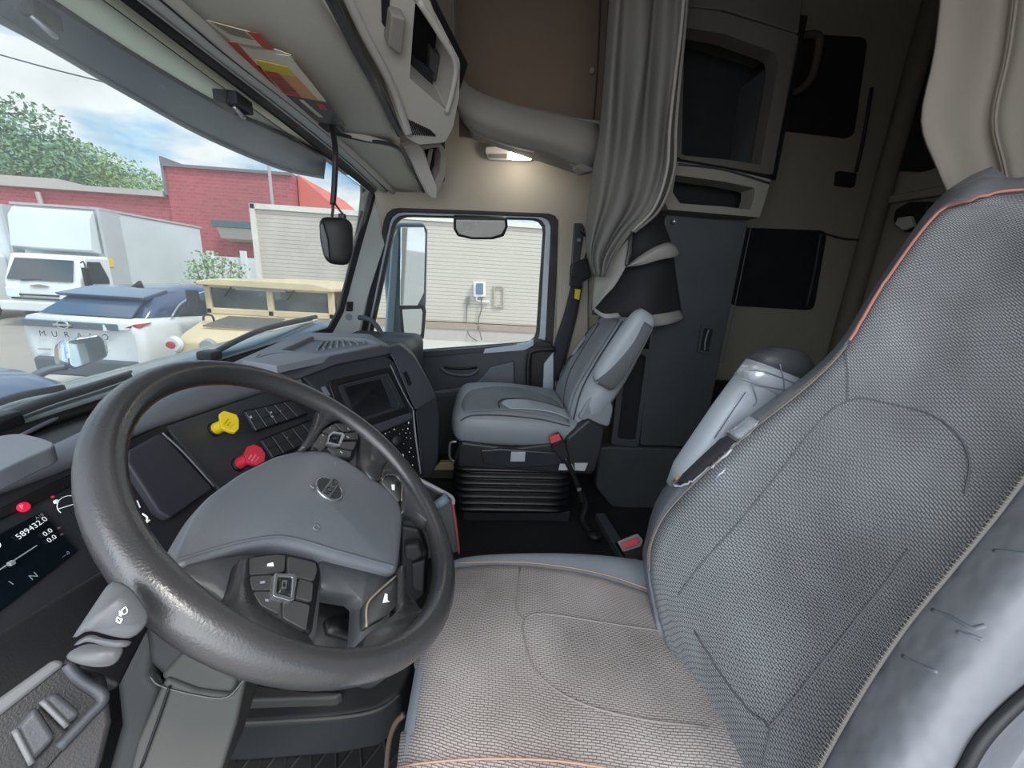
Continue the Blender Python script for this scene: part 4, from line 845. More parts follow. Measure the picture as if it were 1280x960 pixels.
patch('hem_corner',[prow([(815,394,.075),(835,391,.05),(850,388,.0)]),prow([(813,409,.08),(838,405,.055),(856,398,.0)])],mCurL,t,vec=(0,-1,0),th=.012,nu=4,nv=3)

# ================================================================ PASSENGER SEAT
mFab=weave('seat_fabric','#989a9e','#7b7d80',500,800); mLea=M('seat_leather','#989ea5',.45,.25,600,.06,5,spec=.4); mLeaD=M('seat_leather_dark','#80858a',.5,.25,600,.06); mBase=M('seat_base_plastic','#26282c',.5,.3,900,.08); mBel=M('bellows_rubber','#141517',.38,.1,60,.1)
mSeamD=M('seam_dark','#3b3d42',.7); mFabL=weave('passenger_fabric','#979da3','#7c8187',500,800); mSilvL=M('label_silver','#a9adb2',.4)
t=T('captain_chair','grey cloth and leather passenger seat on a black bellows base','seat',(.14,1.6,.03))
X,Y_,Z=V((1,0,0)),V((0,1,0)),V((0,0,1))
yc=1.60
cush=puff('seat_cushion',[(V((-.115,yc,.405)),Y_,.17,Z,.035),(V((-.095,yc,.405)),Y_,.225,Z,.062),(V((-.05,yc,.405)),Y_,.248,Z,.078),(V((.10,yc,.405)),Y_,.255,Z,.082),(V((.25,yc,.40)),Y_,.252,Z,.075),(V((.39,yc,.395)),Y_,.24,Z,.06)],mLeaD,t)
drape('cushion_top',cush,[[(580,517),(625,514),(672,518),(712,530)],[(577,506),(620,503),(668,506),(708,519)],[(582,495),(620,490),(662,494),(698,506)],[(590,488),(620,484),(655,487),(690,499)]],mFabL,t,off=.004)
drape('cushion_panel',cush,[[(637,513),(660,514),(690,518),(711,526)],[(627,507),(650,505),(680,508),(708,519)],[(630,502),(650,501),(676,503),(704,513)]],mLea,t,off=.008,th=.004)
seam('seam',cush,[(624,511),(623,505),(632,501),(655,501),(685,507),(702,513)],.003,mSeamD,t,off=.009)
seam('seam',cush,[(576,526),(590,520),(630,520),(676,525),(712,533)],.0025,mSeamD,t,off=.003)
ax=V((math.sin(R(27)),0,math.cos(R(27)))); nb=V((-ax.z,0,ax.x)); b0_=V((.385,yc,.43))
back=puff('backrest',[(b0_,Y_,.225,nb,.05),(b0_+ax*.06,Y_,.245,nb,.07),(b0_+ax*.2,Y_,.255,nb,.075),(b0_+ax*.36,Y_,.235,nb,.065),(b0_+ax*.45,Y_,.19,nb,.055),(b0_+ax*.51,Y_,.14,nb,.04)],mLea,t,e=.62)
drape('backrest_panel',back,[[(690,486),(700,499),(712,516)],[(690,462),(706,470),(722,486)],[(700,436),(720,442),(742,452)],[(722,410),(740,414),(762,420)],[(745,394),(758,396),(775,400)]],mFabL,t,off=.004)
drape('backrest_side_panel',back,[[(686,482),(690,486),(695,492)],[(686,462),(693,464),(702,468)],[(698,435),(705,437),(714,440)],[(720,410),(726,411),(734,413)]],weave('side_fabric','#6f7377','#4d5054',600,700),t,off=.006,th=.003)
seam('seam',back,[(716,532),(727,490),(745,455),(766,422),(779,402)],.003,mSeamD,t,off=.004)
seam('seam',back,[(714,524),(706,505),(712,470),(728,440),(750,405)],.0025,mSeamD,t,off=.006)
y1=1.325
arm=puff('armrest',[(at(752,478,y=y1)+V((0,0,-.012)),Y_,.022,nb,.03),(at(757,474,y=y1),Y_,.036,nb,.05),(at(775,446,y=y1),Y_,.04,nb,.053),(at(793,416,y=y1),Y_,.04,nb,.048),(at(804,398,y=y1),Y_,.036,nb,.040),(at(808,390,y=y1),Y_,.02,nb,.024)],mLea,t,e=.6)
drape('armrest_strip',arm,[[(741,478),(752,482),(764,488)],[(762,462),(770,468),(779,472)],[(790,430),(795,434),(800,438)],[(805,402),(810,405),(815,408)]],weave('arm_fabric','#8b9095','#4a4d51',700,700),t,off=.003,th=.004)
PSS=PL((0,1.345,0),(0,-1,0))
slab('backrest_side_cover',PSS,[(735,500),(745,488),(762,498),(768,510),(762,535),(745,530),(722,524)],.05,mLeaD,t,bevel=.01,rnd=.02,d=-.01)
slab('hinge_cover',PSS,[(707,549),(736,524),(757,536),(753,562),(744,592),(706,588)],.06,mBase,t,bevel=.012,rnd=.015,d=.01)
slab('base_frame',PSS,[(576,552),(640,560),(706,552),(744,578),(742,594),(690,592),(572,585),(573,560)],.40,mBase,t,bevel=.012)
slab('base_step',PSS,[(600,563),(625,561),(700,566),(705,582),(640,586),(604,580)],.02,M('base_gloss','#2d2f33',.35),t,bevel=.006,d=.01)
slab('silver_label',PSS,[(639,565),(657,565),(656,577),(638,577)],.004,mSilvL,t,bevel=.001,d=.016)
slab('white_label',PSS,[(700,580),(715,580),(719,588),(698,588)],.004,M('label_white','#b9bcc0',.5),t,bevel=.001,d=.016); slab('white_label',PSS,[(718,579),(735,579),(731,589),(719,588)],.004,M('label_white','#b9bcc0'),t,bevel=.001,d=.016)
# bellows
loops=[]
def rrect(cx_,cy_,hx,hy,z,r=.05): return resamp(rounded([V((cx_-hx,cy_-hy,z)),V((cx_+hx,cy_-hy,z)),V((cx_+hx,cy_+hy,z)),V((cx_-hx,cy_+hy,z))],r),48)
z=.285; k=0
while z>.075:
    loops+=[rrect(.135,1.585,.222,.222,z),rrect(.135,1.585,.236,.236,z-.006),rrect(.135,1.585,.238,.238,z-.016),rrect(.135,1.585,.218,.218,z-.024)]; z-=.029
loops.append(rrect(.135,1.585,.21,.21,.045))
loft('bellows',loops,mBel,t)
MB().box((.16,1.585,.03),(.44,.42,.05)).build('floor_plate',mBase,t,bevel=.006)
tube('height_loop',[at(a,b,y=1.42) for a,b in ((571,552),(563,554),(562,570),(567,576),(573,574))],.005,mSilver,t,n=6)
# buckle of the passenger seat
PBk=PL((0,1.30,0),(0,-1,0))
b=T('passenger_buckle','red-tipped black seat belt buckle on a stalk beside the passenger seat','buckle',PBk.h(700,560))
slab('buckle',PBk,[(687,548),(699,542),(706,552),(712,572),(703,577),(690,560)],.025,mBlack,b,bevel=.005)
slab('red_button',PBk,[(687,548),(699,543),(702,550),(689,555)],.02,M('buckle_red','#d04a50',.4),b,bevel=.002,d=.004)
tube('stalk',px(PBk,[(706,572),(716,592),(724,612),(728,628)],-.01),.010,mBlack,b,n=8)
loft('bolt',[polyh(PBk.h(724,612,.012),PBk.a,PBk.b,.010,.010,8),polyh(PBk.h(724,612,.02),PBk.a,PBk.b,.008,.008,8)],M('bolt_grey','#9a9a9a',.3,metal=.5),b,smooth=False)
tube('tether',px(PBk,[(726,616),(732,632),(728,650),(738,664),(744,670)],-.02),.012,mBase,b,n=8)
loft('floor_anchor',[polyh(at(743,669,z=.03),X,Y_,.03,.03),polyh(at(743,669,z=.055),X,Y_,.022,.022)],mBase,b)
# ================================================================ DASHBOARD
mDash=M('dash_dark','#2c2e34',.55,.4,900,.10); mDash2=M('dash_mid','#404349',.55,.4,900,.08); mDashL=M('dash_light','#6c6f76',.55,.4,900,.08); mDashTop=M('dash_top','#80848b',.6,.5,900,.08); mDashB=M('dash_black','#17181b',.45,.3,900,.1); mFlap=M('flap','#3d3c46',.5,.3,900,.05)
mWhiteI=M('icon_white','#dfe2e4',.6,emit=.4); mInkG=M('icon_grey','#8f959a',.6,emit=.1)
PD=PL((-.5,.425,.664),(.89,0,.454)); PSC=PL((-.35,1.12,.66),(.75,-.56,.34)); PT=PL((-.45,1.1,.72),(0,0,1))
t=T('dashboard','dark grey dashboard wrapping round the driver with a top tray','dashboard',(-.55,.9,.3))
# rolled brow
rb_=[(-60,618),(0,588),(100,540),(170,505),(240,478),(330,458),(372,448)]; rf_=[(-60,648),(0,616),(95,580),(165,545),(230,521),(330,489),(376,476)]
bk=[at(a,b,x=-.60) for a,b in rb_]; fr_=[PD.h(a,b,.004) for a,b in rf_]
mid=[a.lerp(b,.45)+V((.02,0,.022)) for a,b in zip(bk,fr_)]
patch('brow',[bk,mid,[p+V((.004,0,.004)) for p in fr_],[p+V((-.03,0,-.02)) for p in fr_]],mDashL,t,vec=(.6,0,.8),th=.03,nu=4,nv=5)
hp=[at(a,b,z=.765) for a,b in ((-70,560),(0,544),(25,541),(50,546),(74,555),(40,569),(0,588),(-70,618))]
MB().prism(rounded(hp,.02),(0,0,-.018)).build('speaker_cover',mDashTop,t,bevel=.012,seg=3)
MB().prism([V((-.74,.0,.652)),V((-.77,.5,.652)),V((-.785,1.0,.652)),V((-.77,1.5,.652)),V((-.69,2.02,.652)),V((-.55,2.02,.652)),V((-.55,.0,.652))],(0,0,-.06)).build('windshield_shelf',mDashB,t,bevel=.01)
tube('shelf_edge',[at(a,b,z=.658) for a,b in ((24,546),(60,528),(105,508),(150,490))],.004,mDashTop,t,n=6)
# driver fascia
slab('fascia',PD,[(-80,690),(-80,655),(0,616),(95,580),(165,545),(230,521),(330,489),(384,478),(405,515),(420,640),(320,740),(180,800),(60,900),(-80,960)],.12,mDash,t,bevel=.004)
slab('cluster_hood',PD,[(-60,670),(0,636),(60,606),(150,565),(158,572),(70,618),(0,650),(-60,684)],.01,mDashB,t,bevel=.002,d=.004)
slab('display',PD,[(-50,700),(0,667),(52,640),(98,688),(0,764),(-50,805)],.004,M('display_glass','#0b141b',.15,var=.1,emit=.02),t,bevel=.001,d=.004)
ds=bpy.data.objects['display']
D1=.006
def T_(s,a,b,size,mat=mWhiteI,par=ds): return ptxt('digits',s,PD,a,b,size,mat,par,d=D1)
T_('589432.0',(23,675),(58,651),.0085); T_('0.0',(56,671),(75,658),.0075); T_('0.0',(61,679),(80,666),.0075); T_('0',(-8,690),(10,678),.019)
T_('N',(39,726),(56,715),.009,mInkG); T_('A10',(45,650),(60,641),.005,mInkG); T_('m',(72,662),(80,657),.004,mInkG); T_('m',(76,670),(84,664),.004,mInkG); T_('---.0',(78,698),(92,688),.005,mInkG); T_('I',(15,732),(25,724),.008,mInkG)
MB().tube(px(PD,[(0,712),(46,682)],D1+.001),.0007,5,1).build('scale_line',mInkG,ds)
MB().box(PD.h(14,704,D1+.001),(.004,.004,.004)).build('scale_mark',mInkG,ds)
# parking lamp
c=PD.h(29,634,.004); pk=loft('parking_lamp',[polyh(c,PD.a,PD.b,.0056,.0056),polyh(c+PD.n*.002,PD.a,PD.b,.005,.005)],M('lamp_red','#c01838',.4,emit=.8),t,smooth=False)
ptxt('letter','P',PD,(26.5,637),(36,632),.007,M('lamp_pink','#ff8fa3',.5,emit=.8),pk,d=.007)
# fuel gauge
gc=PD.h(88,632,.006); 
tube('gauge_arc',[gc+PD.a*(-.0125*math.cos(a_))+PD.b*.0125*math.sin(a_) for a_ in [R(q) for q in (-10,15,40,65,90,115,140)]],.0004,mWhiteI,t,n=5)
MB().tube([gc+PD.a*-.011+PD.b*.003,gc+PD.a*.006-PD.b*.001],.0005,5,1).build('gauge_needle',mWhiteI,t)
MB().box(PD.h(70,627,.006),(.003,.003,.0035)).build('fuel_icon',mWhiteI,t); MB().box(PD.h(66,621,.006),(.0018,.002,.002)).build('gauge_red',M('lamp_red','#c01838'),t)
# storage flap beside the cluster
slab('side_flap',PD,[(160,563),(200,541),(207,545),(268,610),(214,648),(200,640),(160,578)],.02,mFlap,t,bevel=.004,d=.012)
slab('flap_recess',PD,[(158,552),(206,530),(212,541),(160,562)],.01,mDashB,t,bevel=.002,d=.008)
tube('flap_edge',px(PD,[(203,541),(230,566),(268,608)],.014),.0016,mDashL,t,n=6)
slab('icon',PD,[(169,627),(172,625),(176,634),(173,636)],.001,mWhiteI,t,bevel=0,d=.004); 
tube('seat_icon',px(PD,[(178,642),(184,647),(182,654),(187,650)],.005),.0012,mWhiteI,t,n=5)
# knob panel
slab('knob_panel',PD,[(207,532),(330,490),(378,480),(402,515),(412,560),(400,640),(300,640),(270,606)],.02,mDash2,t,bevel=.004,d=.006)
def knob(label,base,plate,cols,lines,nm):
    k=T('brake_knob',label,'knob',PD.h(*base))
    m=M('knob_'+nm,cols,.45,var=.05)
    p0=PD.h(*base,d=.006); cx0=sum(p[0] for p in plate)/len(plate); cy0=sum(p[1] for p in plate)/len(plate)
    p1=PD.h(cx0,cy0,.045)
    loft('boot',[polyh(p0,PD.a,PD.b,.014,.014,20),polyh(p0+PD.n*.005,PD.a,PD.b,.012,.012,20)],mSeal,k)
    tube('stem',[p0,p0.lerp(p1,.45),p0.lerp(p1,.82)],[.0115,.011,.009],m,k,n=12,res=3)
    pk_=PL(p1,(.55,-.35,.75))
    pl_=slab('plate',pk_,plate,.008,m,k,bevel=.0015,rnd=.002)
    for i,(s_,a,b,sz,mt) in enumerate(lines): ptxt('lettering',s_,pk_,a,b,sz,mt,pl_,d=.0003)
    return k
kI=M('knob_ink','#4a3c10',.6); kW=M('knob_white','#f3d9dc',.6)
knob('yellow diamond-shaped parking brake knob on the dash',(268,537),[(274,517),(280,513),(296,518),(299,524),(299,536),(294,540),(288,539),(276,534)],'#e3c21c',[('PARKING',(281,531),(291,518),.0034,kI),('BRAKE',(285,533),(294,521),.0034,kI),('PUSH TO RELEASE',(288,536),(297,524),.0016,kI)],'yellow')
knob('red octagonal trailer air knob on the dash',(297,581),[(305,566),(309,558),(318,555),(327,559),(332,567),(331,576),(322,581),(309,578)],'#cc2b42',[('TRAILER',(311,575),(321,561),.0032,kW),('AIR SUPPLY',(315,577),(325,562),.0032,kW),('PUSH TO SUPPLY',(319,578),(329,564),.0018,kW)],'red')
# switch banks
def bank(lab,q,nsw,icons):
    b=T('switch_bank',lab,'switches',PD.h((q[0][0]+q[2][0])/2,(q[0][1]+q[2][1])/2))
    slab('frame',PD,q,.006,mSeal,b,bevel=.002,d=.010)
    tl_,tr_,br_,bl_=[V((a,c_,0)) for a,c_ in q]
    for i in range(nsw):
        f0=(i+.06)/nsw; f1=(i+.94)/nsw
        Q=[]
        for f,g_ in ((f0,.08),(f1,.08),(f1,.92),(f0,.92)):
            a=tl_.lerp(tr_,f); c_=bl_.lerp(br_,f); w_=a.lerp(c_,g_); Q.append((w_.x,w_.y))
        s=slab('switch',PD,Q,.006,mDash2,b,bevel=.0015,d=.015)
        mid_=[(V((Q[0][0],Q[0][1],0)).lerp(V((Q[3][0],Q[3][1],0)),.52)),(V((Q[1][0],Q[1][1],0)).lerp(V((Q[2][0],Q[2][1],0)),.52))]
        MB().tube([PD.h(m.x,m.y,.0155) for m in mid_],.0005,5,1).build('split_line',mSeal,s)
        MB().tube([PD.h(Q[0][0],Q[0][1],.0155),PD.h(Q[3][0],Q[3][1],.0155)],.0007,5,1).build('edge_line',mDashTop,s)
        if icons[i]:
            cx0=(Q[0][0]*.65+Q[1][0]*.35)*.7+(Q[3][0]*.65+Q[2][0]*.35)*.3; cy0=(Q[0][1]*.65+Q[1][1]*.35)*.7+(Q[3][1]*.65+Q[2][1]*.35)*.3
            for j,ln in enumerate(icons[i].split('\n')): ptxt('switch_icon',ln,PD,(cx0-2+j*1.5,cy0+3+j*5),(cx0+9+j*1.5,cy0-1+j*5),.0095 if len(ln)<2 else .0052,mWhiteI,s,d=.0156)
bank('upper bank of four dark rocker switches by the yellow knob',[(305,513),(365,499),(386,518),(321,540)],5,['H','','AIR\nSUS','e.',''])
bank('lower bank of dark rocker switches by the red knob',[(325,549),(388,524),(408,545),(342,574)],5,['','','e.','',''])
# centre stack turned toward the driver
st=t
slab('stack_face',PSC,[(372,466),(420,452),(478,440),(494,453),(517,514),(530,594),(505,620),(462,590),(420,530),(392,486)],.16,mDash,st,bevel=.006)
slab('stack_lip',PSC,[(344,468),(344,459),(410,445),(482,432),(491,441),(480,444),(420,456),(372,474)],.05,mDash2,st,bevel=.004,d=.012)
sp_=[PSC.h(a,b,.0) for a,b in ((482,434),(500,430),(518,446),(546,497),(519,514),(493,452))]
loft('stack_corner',[resamp(rounded(sp_,.01),40),resamp(rounded([p+V((-.03,.16,-.02)) for p in sp_],.01),40)],mDashL if 0 else mDash2,st,smooth=False,bevel=.006)
sp_=[PSC.h(a,b,-.004) for a,b in ((519,512),(546,496),(549,522),(548,575),(541,594),(527,600),(524,560))]
loft('stack_lower_corner',[resamp(rounded(sp_,.01),40),resamp(rounded([p+V((-.05,.18,-.02)) for p in sp_],.01),40)],mDash,st,smooth=False,bevel=.006)
pring('screen_frame',PSC,[(410,476),(486,459),(493,462),(514,516),(440,545),(428,530)],[(421,482),(484,466),(506,509),(443,530)],.02,mDashB,st,bevel=.003,d=.006,ri=.006,ro=.008,n=64)
slab('screen',PSC,[(418,480),(486,464),(508,510),(441,532)],.004,M('screen_black','#15171b',.2,spec=.4),st,bevel=0,d=-.003)
slab('screen_window',PSC,[(430,484),(476,473),(492,512),(447,528)],.002,M('screen_grey','#22252a',.3),st,bevel=.001,d=.0)
pring('screen_bezel',PSC,[(421,480),(486,463),(508,510),(442,532)],[(428,483),(482,470),(500,507),(446,525)],.004,mDash,st,bevel=.001,d=.003,n=40)
slab('side_button',PSC,[(402,484),(407,482),(414,494),(408,496)],.008,mDashL,st,bevel=.002,d=.008)
tube('stack_highlight',px(PSC,[(488,456),(498,478),(508,498),(517,513)],.010),.0022,mDashL,st,n=6)
tube('stack_highlight',px(PSC,[(517,513),(517,518),(520,550),(526,592)],.006),.003,mDashTop,st,n=6)
slab('stack_shelf',PSC,[(440,541),(514,515),(517,523),(470,543),(446,553)],.03,mDash2,st,bevel=.004,d=.014)
slab('corner_vent',PSC,[(504,466),(508,464),(515,480),(511,482)],.002,mDashB,st,bevel=.0,d=.003)
cl_=slab('climate_panel',PSC,[(460,548),(515,526),(527,584),(512,604),(482,580)],.006,mDashB,st,bevel=.002,d=.006)
rn=random.Random(4)
for i,(a,b) in enumerate([(481,543),(486,541),(492,538),(499,543),(505,532),(510,530),(503,538),(509,537),(507,543),(512,542),(508,548),(513,549),(504,556),(513,561),(511,566),(509,578),(516,572),(515,583),(458,572),(461,583)]):
    ptxt('button_icon',rn.choice(['-','o','=','A','*','+','n']),PSC,(a,b),(a+8,b-3),rn.choice([.006,.008,.010]),mWhiteI,cl_,d=.0065)
c=PSC.h(494,551,.006); loft('climate_knob',[polyh(c,PSC.a,PSC.b,.016,.016),polyh(c+PSC.n*.012,PSC.a,PSC.b,.014,.014)],mDash,cl_)
ptxt('button_icon','4',PSC,(503,571),(511,568),.012,mWhiteI,cl_,d=.0065)
# top tray
pt=[(293,452),(364,421),(375,416),(459,418),(484,430),(344,459)]
slab('tray',PT,[(286,454),(364,420),(376,415),(462,417),(488,431),(344,462)],.05,mDashTop,st,bevel=.006,d=-.004)
pring('tray_rim',PT,[(302,450),(368,421),(380,416),(458,418),(479,430),(345,457)],[(352,437),(386,422),(391,420),(456,423),(470,429),(404,442)],.02,mDashTop,st,bevel=.003,d=.012,n=64)
slab('tray_floor',PT,[(350,438),(385,421),(460,422),(472,430),(404,444)],.004,mDashL,st,bevel=0,d=-.002)
rb=MB()
for i in range(9):
    a=(396+i*8.5,437-i*1.2); b=(404+i*6.2,427-i*.4); rb.tube([PT.h(*a,.001),PT.h(*b,.001)],.004,6,1)
rb.build('tray_ribs',mDashTop,st)['kind']='stuff'
tube('tray_line',px(PT,[(325,443),(322,447),(350,441),(404,444)],.012),.0018,mDashL,st,n=6)
# body mass behind fascia, passenger side lower dash
MB().prism([V((-.72,.02,.64)),V((-.60,.02,.64)),V((-.58,.02,.45)),V((-.62,.02,.25)),V((-.72,.02,.25))],(0,2.0,0)).build('dash_core',mDashB,st,bevel=.02)
MB().box((-.47,1.60,.46),(.34,.72,.44)).build('glovebox',mDash,st,bevel=.04,seg=3)
MB().box((-.66,.98,.36),(.16,.5,.5)).build('tunnel_panel',mDashB,st,bevel=.03)
# lower left switch panel
PLL=PL(at(80,860,y=.20),(.70,-.30,.62))
lo=T('side_switch_panel','lower left dash corner with two large rocker switches','switch panel',PLL.h(60,900))
slab('panel',PLL,[(-60,960),(-60,905),(0,880),(78,826),(135,842),(142,900),(128,960),(60,1020),(-60,1060)],.06,M('side_panel_grey','#2f2e31',.55,.4,900,.08),lo,bevel=.004)
slab('recess',PLL,[(-60,950),(0,892),(82,830),(128,870),(120,890),(60,960),(-60,1060)],.004,mDashB,lo,bevel=.001,d=.003)
slab('top_rail',PLL,[(-60,938),(-60,918),(0,872),(70,822),(84,827),(78,834),(0,896)],.012,M('rail_dim','#606163',.5),lo,bevel=.004,d=.006)
tube('side_rail',px(PLL,[(84,830),(100,850),(128,872),(110,895),(72,935)],.004),.0035,mDash2,lo,n=6)
for q in ([(52,876),(70,862),(104,890),(84,908)],[(18,912),(46,880),(72,920),(40,955)]):
    s=slab('rocker',PLL,q,.012,M('rocker_grey','#46484d',.5,.3,900,.05),lo,bevel=.003,d=.014); tube('rocker_edge',px(PLL,[q[0],q[3]],.015),.0014,M('rail_dim','#77787a'),s,n=6)
# lower dash blade (dark diagonal plastics left of the column)
slab('lower_fascia',PL(at(60,790,y=.30),(.8,-.1,.55)),[(-60,830),(0,790),(150,700),(200,760),(150,860),(80,830),(0,880),(-60,920)],.03,mDashB,t,bevel=.004)
tube('fascia_line',px(PD,[(-20,838),(60,782),(120,742)],.004),.0015,mDash2,t,n=6)
# ---------------------------------------------------------------- steering column and stalk
mStk0=M('lip_grey','#6e6e6a',.6); mCol=M('column_grey','#464643',.6,.4,900,.06); mColD=M('column_dark','#303133',.6,.4,900,.06)
PCO=PL(at(220,880,y=.36),(.25,-.9,.35))
t2=T('steering_column','dark grey moulded steering column shroud below the wheel','steering column',(-.35,.45,.05))
slab('lower_shroud',PCO,[(208,846),(245,862),(290,868),(310,838),(296,905),(262,1010),(150,1010),(170,930),(200,860)],.12,mCol,t2,bevel=.018,seg=3)
slab('left_shroud',PCO,[(140,830),(160,790),(176,770),(196,800),(190,845),(204,862),(188,910),(160,1010),(120,1010),(148,910)],.10,mColD,t2,bevel=.012,seg=3,d=-.02)
slab('upper_shroud',PCO,[(176,760),(240,800),(320,830),(312,850),(285,872),(240,862),(205,850),(184,830)],.14,mColD,t2,bevel=.012,seg=3,d=-.008)
slab('column_cover',PCO,[(228,812),(300,848),(292,870),(250,866),(204,853),(196,848)],.1,mCol,t2,bevel=.012,seg=3,d=-.004)
tube('shroud_seam',px(PCO,[(212,858),(196,905),(176,960)],.002),.0016,mSeal,t2,n=6)
tube('shroud_lip',px(PCO,[(188,846),(200,857),(240,868),(282,872),(305,850)],.001),.0008,mStk0,t2,n=6)
PSK=PL(at(120,790,y=.20),(.35,-.65,.68))
t3=T('light_stalk','grey multifunction stalk with two light icons left of the column','stalk',PSK.h(120,790))
mStk=M('stalk_grey','#505255',.45,.2,900,.05)
def skin(nm,pl,pts,mat,par,d=.0,th=.02,r=.006): 
    return loft(nm,[lp(pl,pts,d-th,32,r),lp(pl,pts,d-.003,32,r),[p for p in [ (q-sum(lp(pl,pts,d,32,r),V((0,0,0)))/32)*.93+sum(lp(pl,pts,d,32,r),V((0,0,0)))/32 for q in lp(pl,pts,d,32,r)]]],mat,par)
skin('stalk_body',PSK,[(84,806),(140,722),(165,735),(190,772),(168,800),(140,796),(108,786)],mStk,t3,d=.004)
skin('stalk_collar',PSK,[(86,811),(110,790),(134,800),(168,800),(160,810),(134,810),(108,800)],M('stalk_dark','#4a4c50',.5),t3,d=.001)
skin('stalk_tip',PSK,[(78,820),(108,802),(134,808),(158,806),(146,832),(120,835),(92,829)],mStk,t3)
ic=tube('lamp_icon',px(PSK,[(152,763),(157,759),(159,765),(154,768),(152,763)],.006),.0003,mWhiteI,t3,n=5)
for k in range(3): MB().tube(px(PSK,[(149,765+k*2.4-1),(152,768+k*2.0-2)],.006),.0003,5,1).build('lamp_ray',mWhiteI,ic)
tube('wiper_icon',px(PSK,[(147,771),(151,775),(150,779),(146,775),(147,771)],.006),.0003,mWhiteI,t3,n=5); tube('wiper_icon',px(PSK,[(146,772),(153,774),(149,778),(145,776)],.006),.0003,mWhiteI,t3,n=5)
# ---------------------------------------------------------------- floor items
def fl(nm,pts,z0,th,mat,par=None,**k): return MB().prism([at(a,b,z=z0) for a,b in pts],(0,0,-th)).build(nm,mat,par,**k)
t=T('footwell_cover','grey curved plastic panel low in the driver footwell','panel',at(400,880,z=.1))
fl('panel',[(285,845),(400,850),(520,810),(512,838),(500,868),(470,888),(420,897),(300,905),(270,905)],.14,.10,mColD,t,bevel=.012,seg=3)
fl('raised_edge',[(290,850),(380,862),(430,864),(420,872),(300,876)],.16,.03,mCol,t,bevel=.006)
tube('front_lip',[at(a,b,z=.135) for a,b in ((285,904),(350,901),(430,896),(475,886),(500,868))],.004,mCol,t,n=6)
o=fl('floor_mat',[(200,900),(520,880),(560,980),(520,1100),(150,1100)],.012,.012,M('mat_black','#202022',.8,.6,40,.2),None,bevel=.003); tag(o,'black ribbed rubber mat on the driver floor','mat')
rb=MB()
for i in range(9):
    rb.tube([at(270+i*30,925,z=.013),at(250+i*34,990,z=.013)],.003,5,1); rb.tube([at(300+i*30,925,z=.013),at(250+i*30,990,z=.013)],.003,5,1)
rb.build('mat_ribs',M('mat_rib','#2d2d2e',.7),o)['kind']='stuff'
tube('mat_edge',[at(a,b,z=.016) for a,b in ((282,912),(340,908),(430,902),(464,903),(478,915))],.005,mColD,o,n=6)
tag(tube('floor_cable',[at(a,b,y=.5) for a,b in ((505,893),(494,905),(486,930),(482,975))],.005,M('cable_brown','#6b5a50',.5),n=6),'thin brown cable hanging at the front of the driver seat','cable')
# bin with a red edge between dash and seats
PBN=PL((0,.93,0),(.1,-1,.1))
t=T('console_bin','dark grey open side bin with a pinkish red edge beyond the wheel','bin',PBN.h(545,650))
slab('side_wall',PBN,[(505,606),(529,602),(563,620),(567,635),(573,690),(530,700),(505,650)],.02,M('bin_grey','#585c5b',.6),t,bevel=.004)
slab('inner_pocket',PBN,[(531,608),(557,622),(550,632),(536,630)],.004,mSeal,t,bevel=.001,d=.002)
tube('top_rim',px(PBN,[(520,596),(529,602),(563,620),(567,630)],.006),.005,M('rim_silver','#a9a5a5',.4),t,n=8); tube('red_rim',px(PBN,[(565,624),(569,650),(574,692)],.006),.004,M('rim_red','#a8575c',.5),t,n=8)
tube('grab_tube',px(PBN,[(560,622),(546,632)],.03),.014,M('teal_plastic','#6b8388',.45),t,n=12,res=1); tube('grab_tube',px(PBN,[(528,646),(506,662)],.03),.014,M('teal_plastic','#6b8388'),t,n=12,res=1)
MB().box((-.28,1.12,.12),(.20,.30,.22)).build('bin_body',mBase,t,bevel=.02)
PG=PL((0,.74,0),(.2,-1,.2))
t=T('gear_selector','dark plastic gear selector seen through the right of the wheel','gear selector',PG.h(520,690))
slab('housing',PG,[(500,655),(525,660),(536,690),(533,745),(515,760),(500,730)],.05,mDashB,t,bevel=.01)
slab('grip',PG,[(505,682),(524,680),(530,696),(518,704),(506,700)],.04,mColD,t,bevel=.008,d=.03)
slab('side_plate',PG,[(514,705),(532,700),(530,742),(516,738)],.02,mColD,t,bevel=.006,d=.02)
# pale scuff plate and heater in passenger footwell
t=T('footwell_heater','tan lit metal plate and grille in the passenger footwell','panel',(-.18,1.75,.2))
PFW=PL((0,1.72,0),(.0,-1,.2))
slab('top_plate',PFW,[(541,588),(550,578),(569,578),(569,588)],.05,M('tan_plate','#cdbf94',.35,metal=.2),t,bevel=.004)
slab('front_plate',PFW,[(532,594),(541,588),(569,588),(569,598),(530,598)],.05,M('olive_plate','#4b4836',.5),t,bevel=.002,d=-.01)
g=MB()
for i in range(7): g.prism(px(PFW,[(533+i*4,600),(535.5+i*4,600),(539+i*4,616),(536.5+i*4,616)],0),PFW.n*-.01)
g.build('grille',M('grille_brown','#5b5247',.5),t)
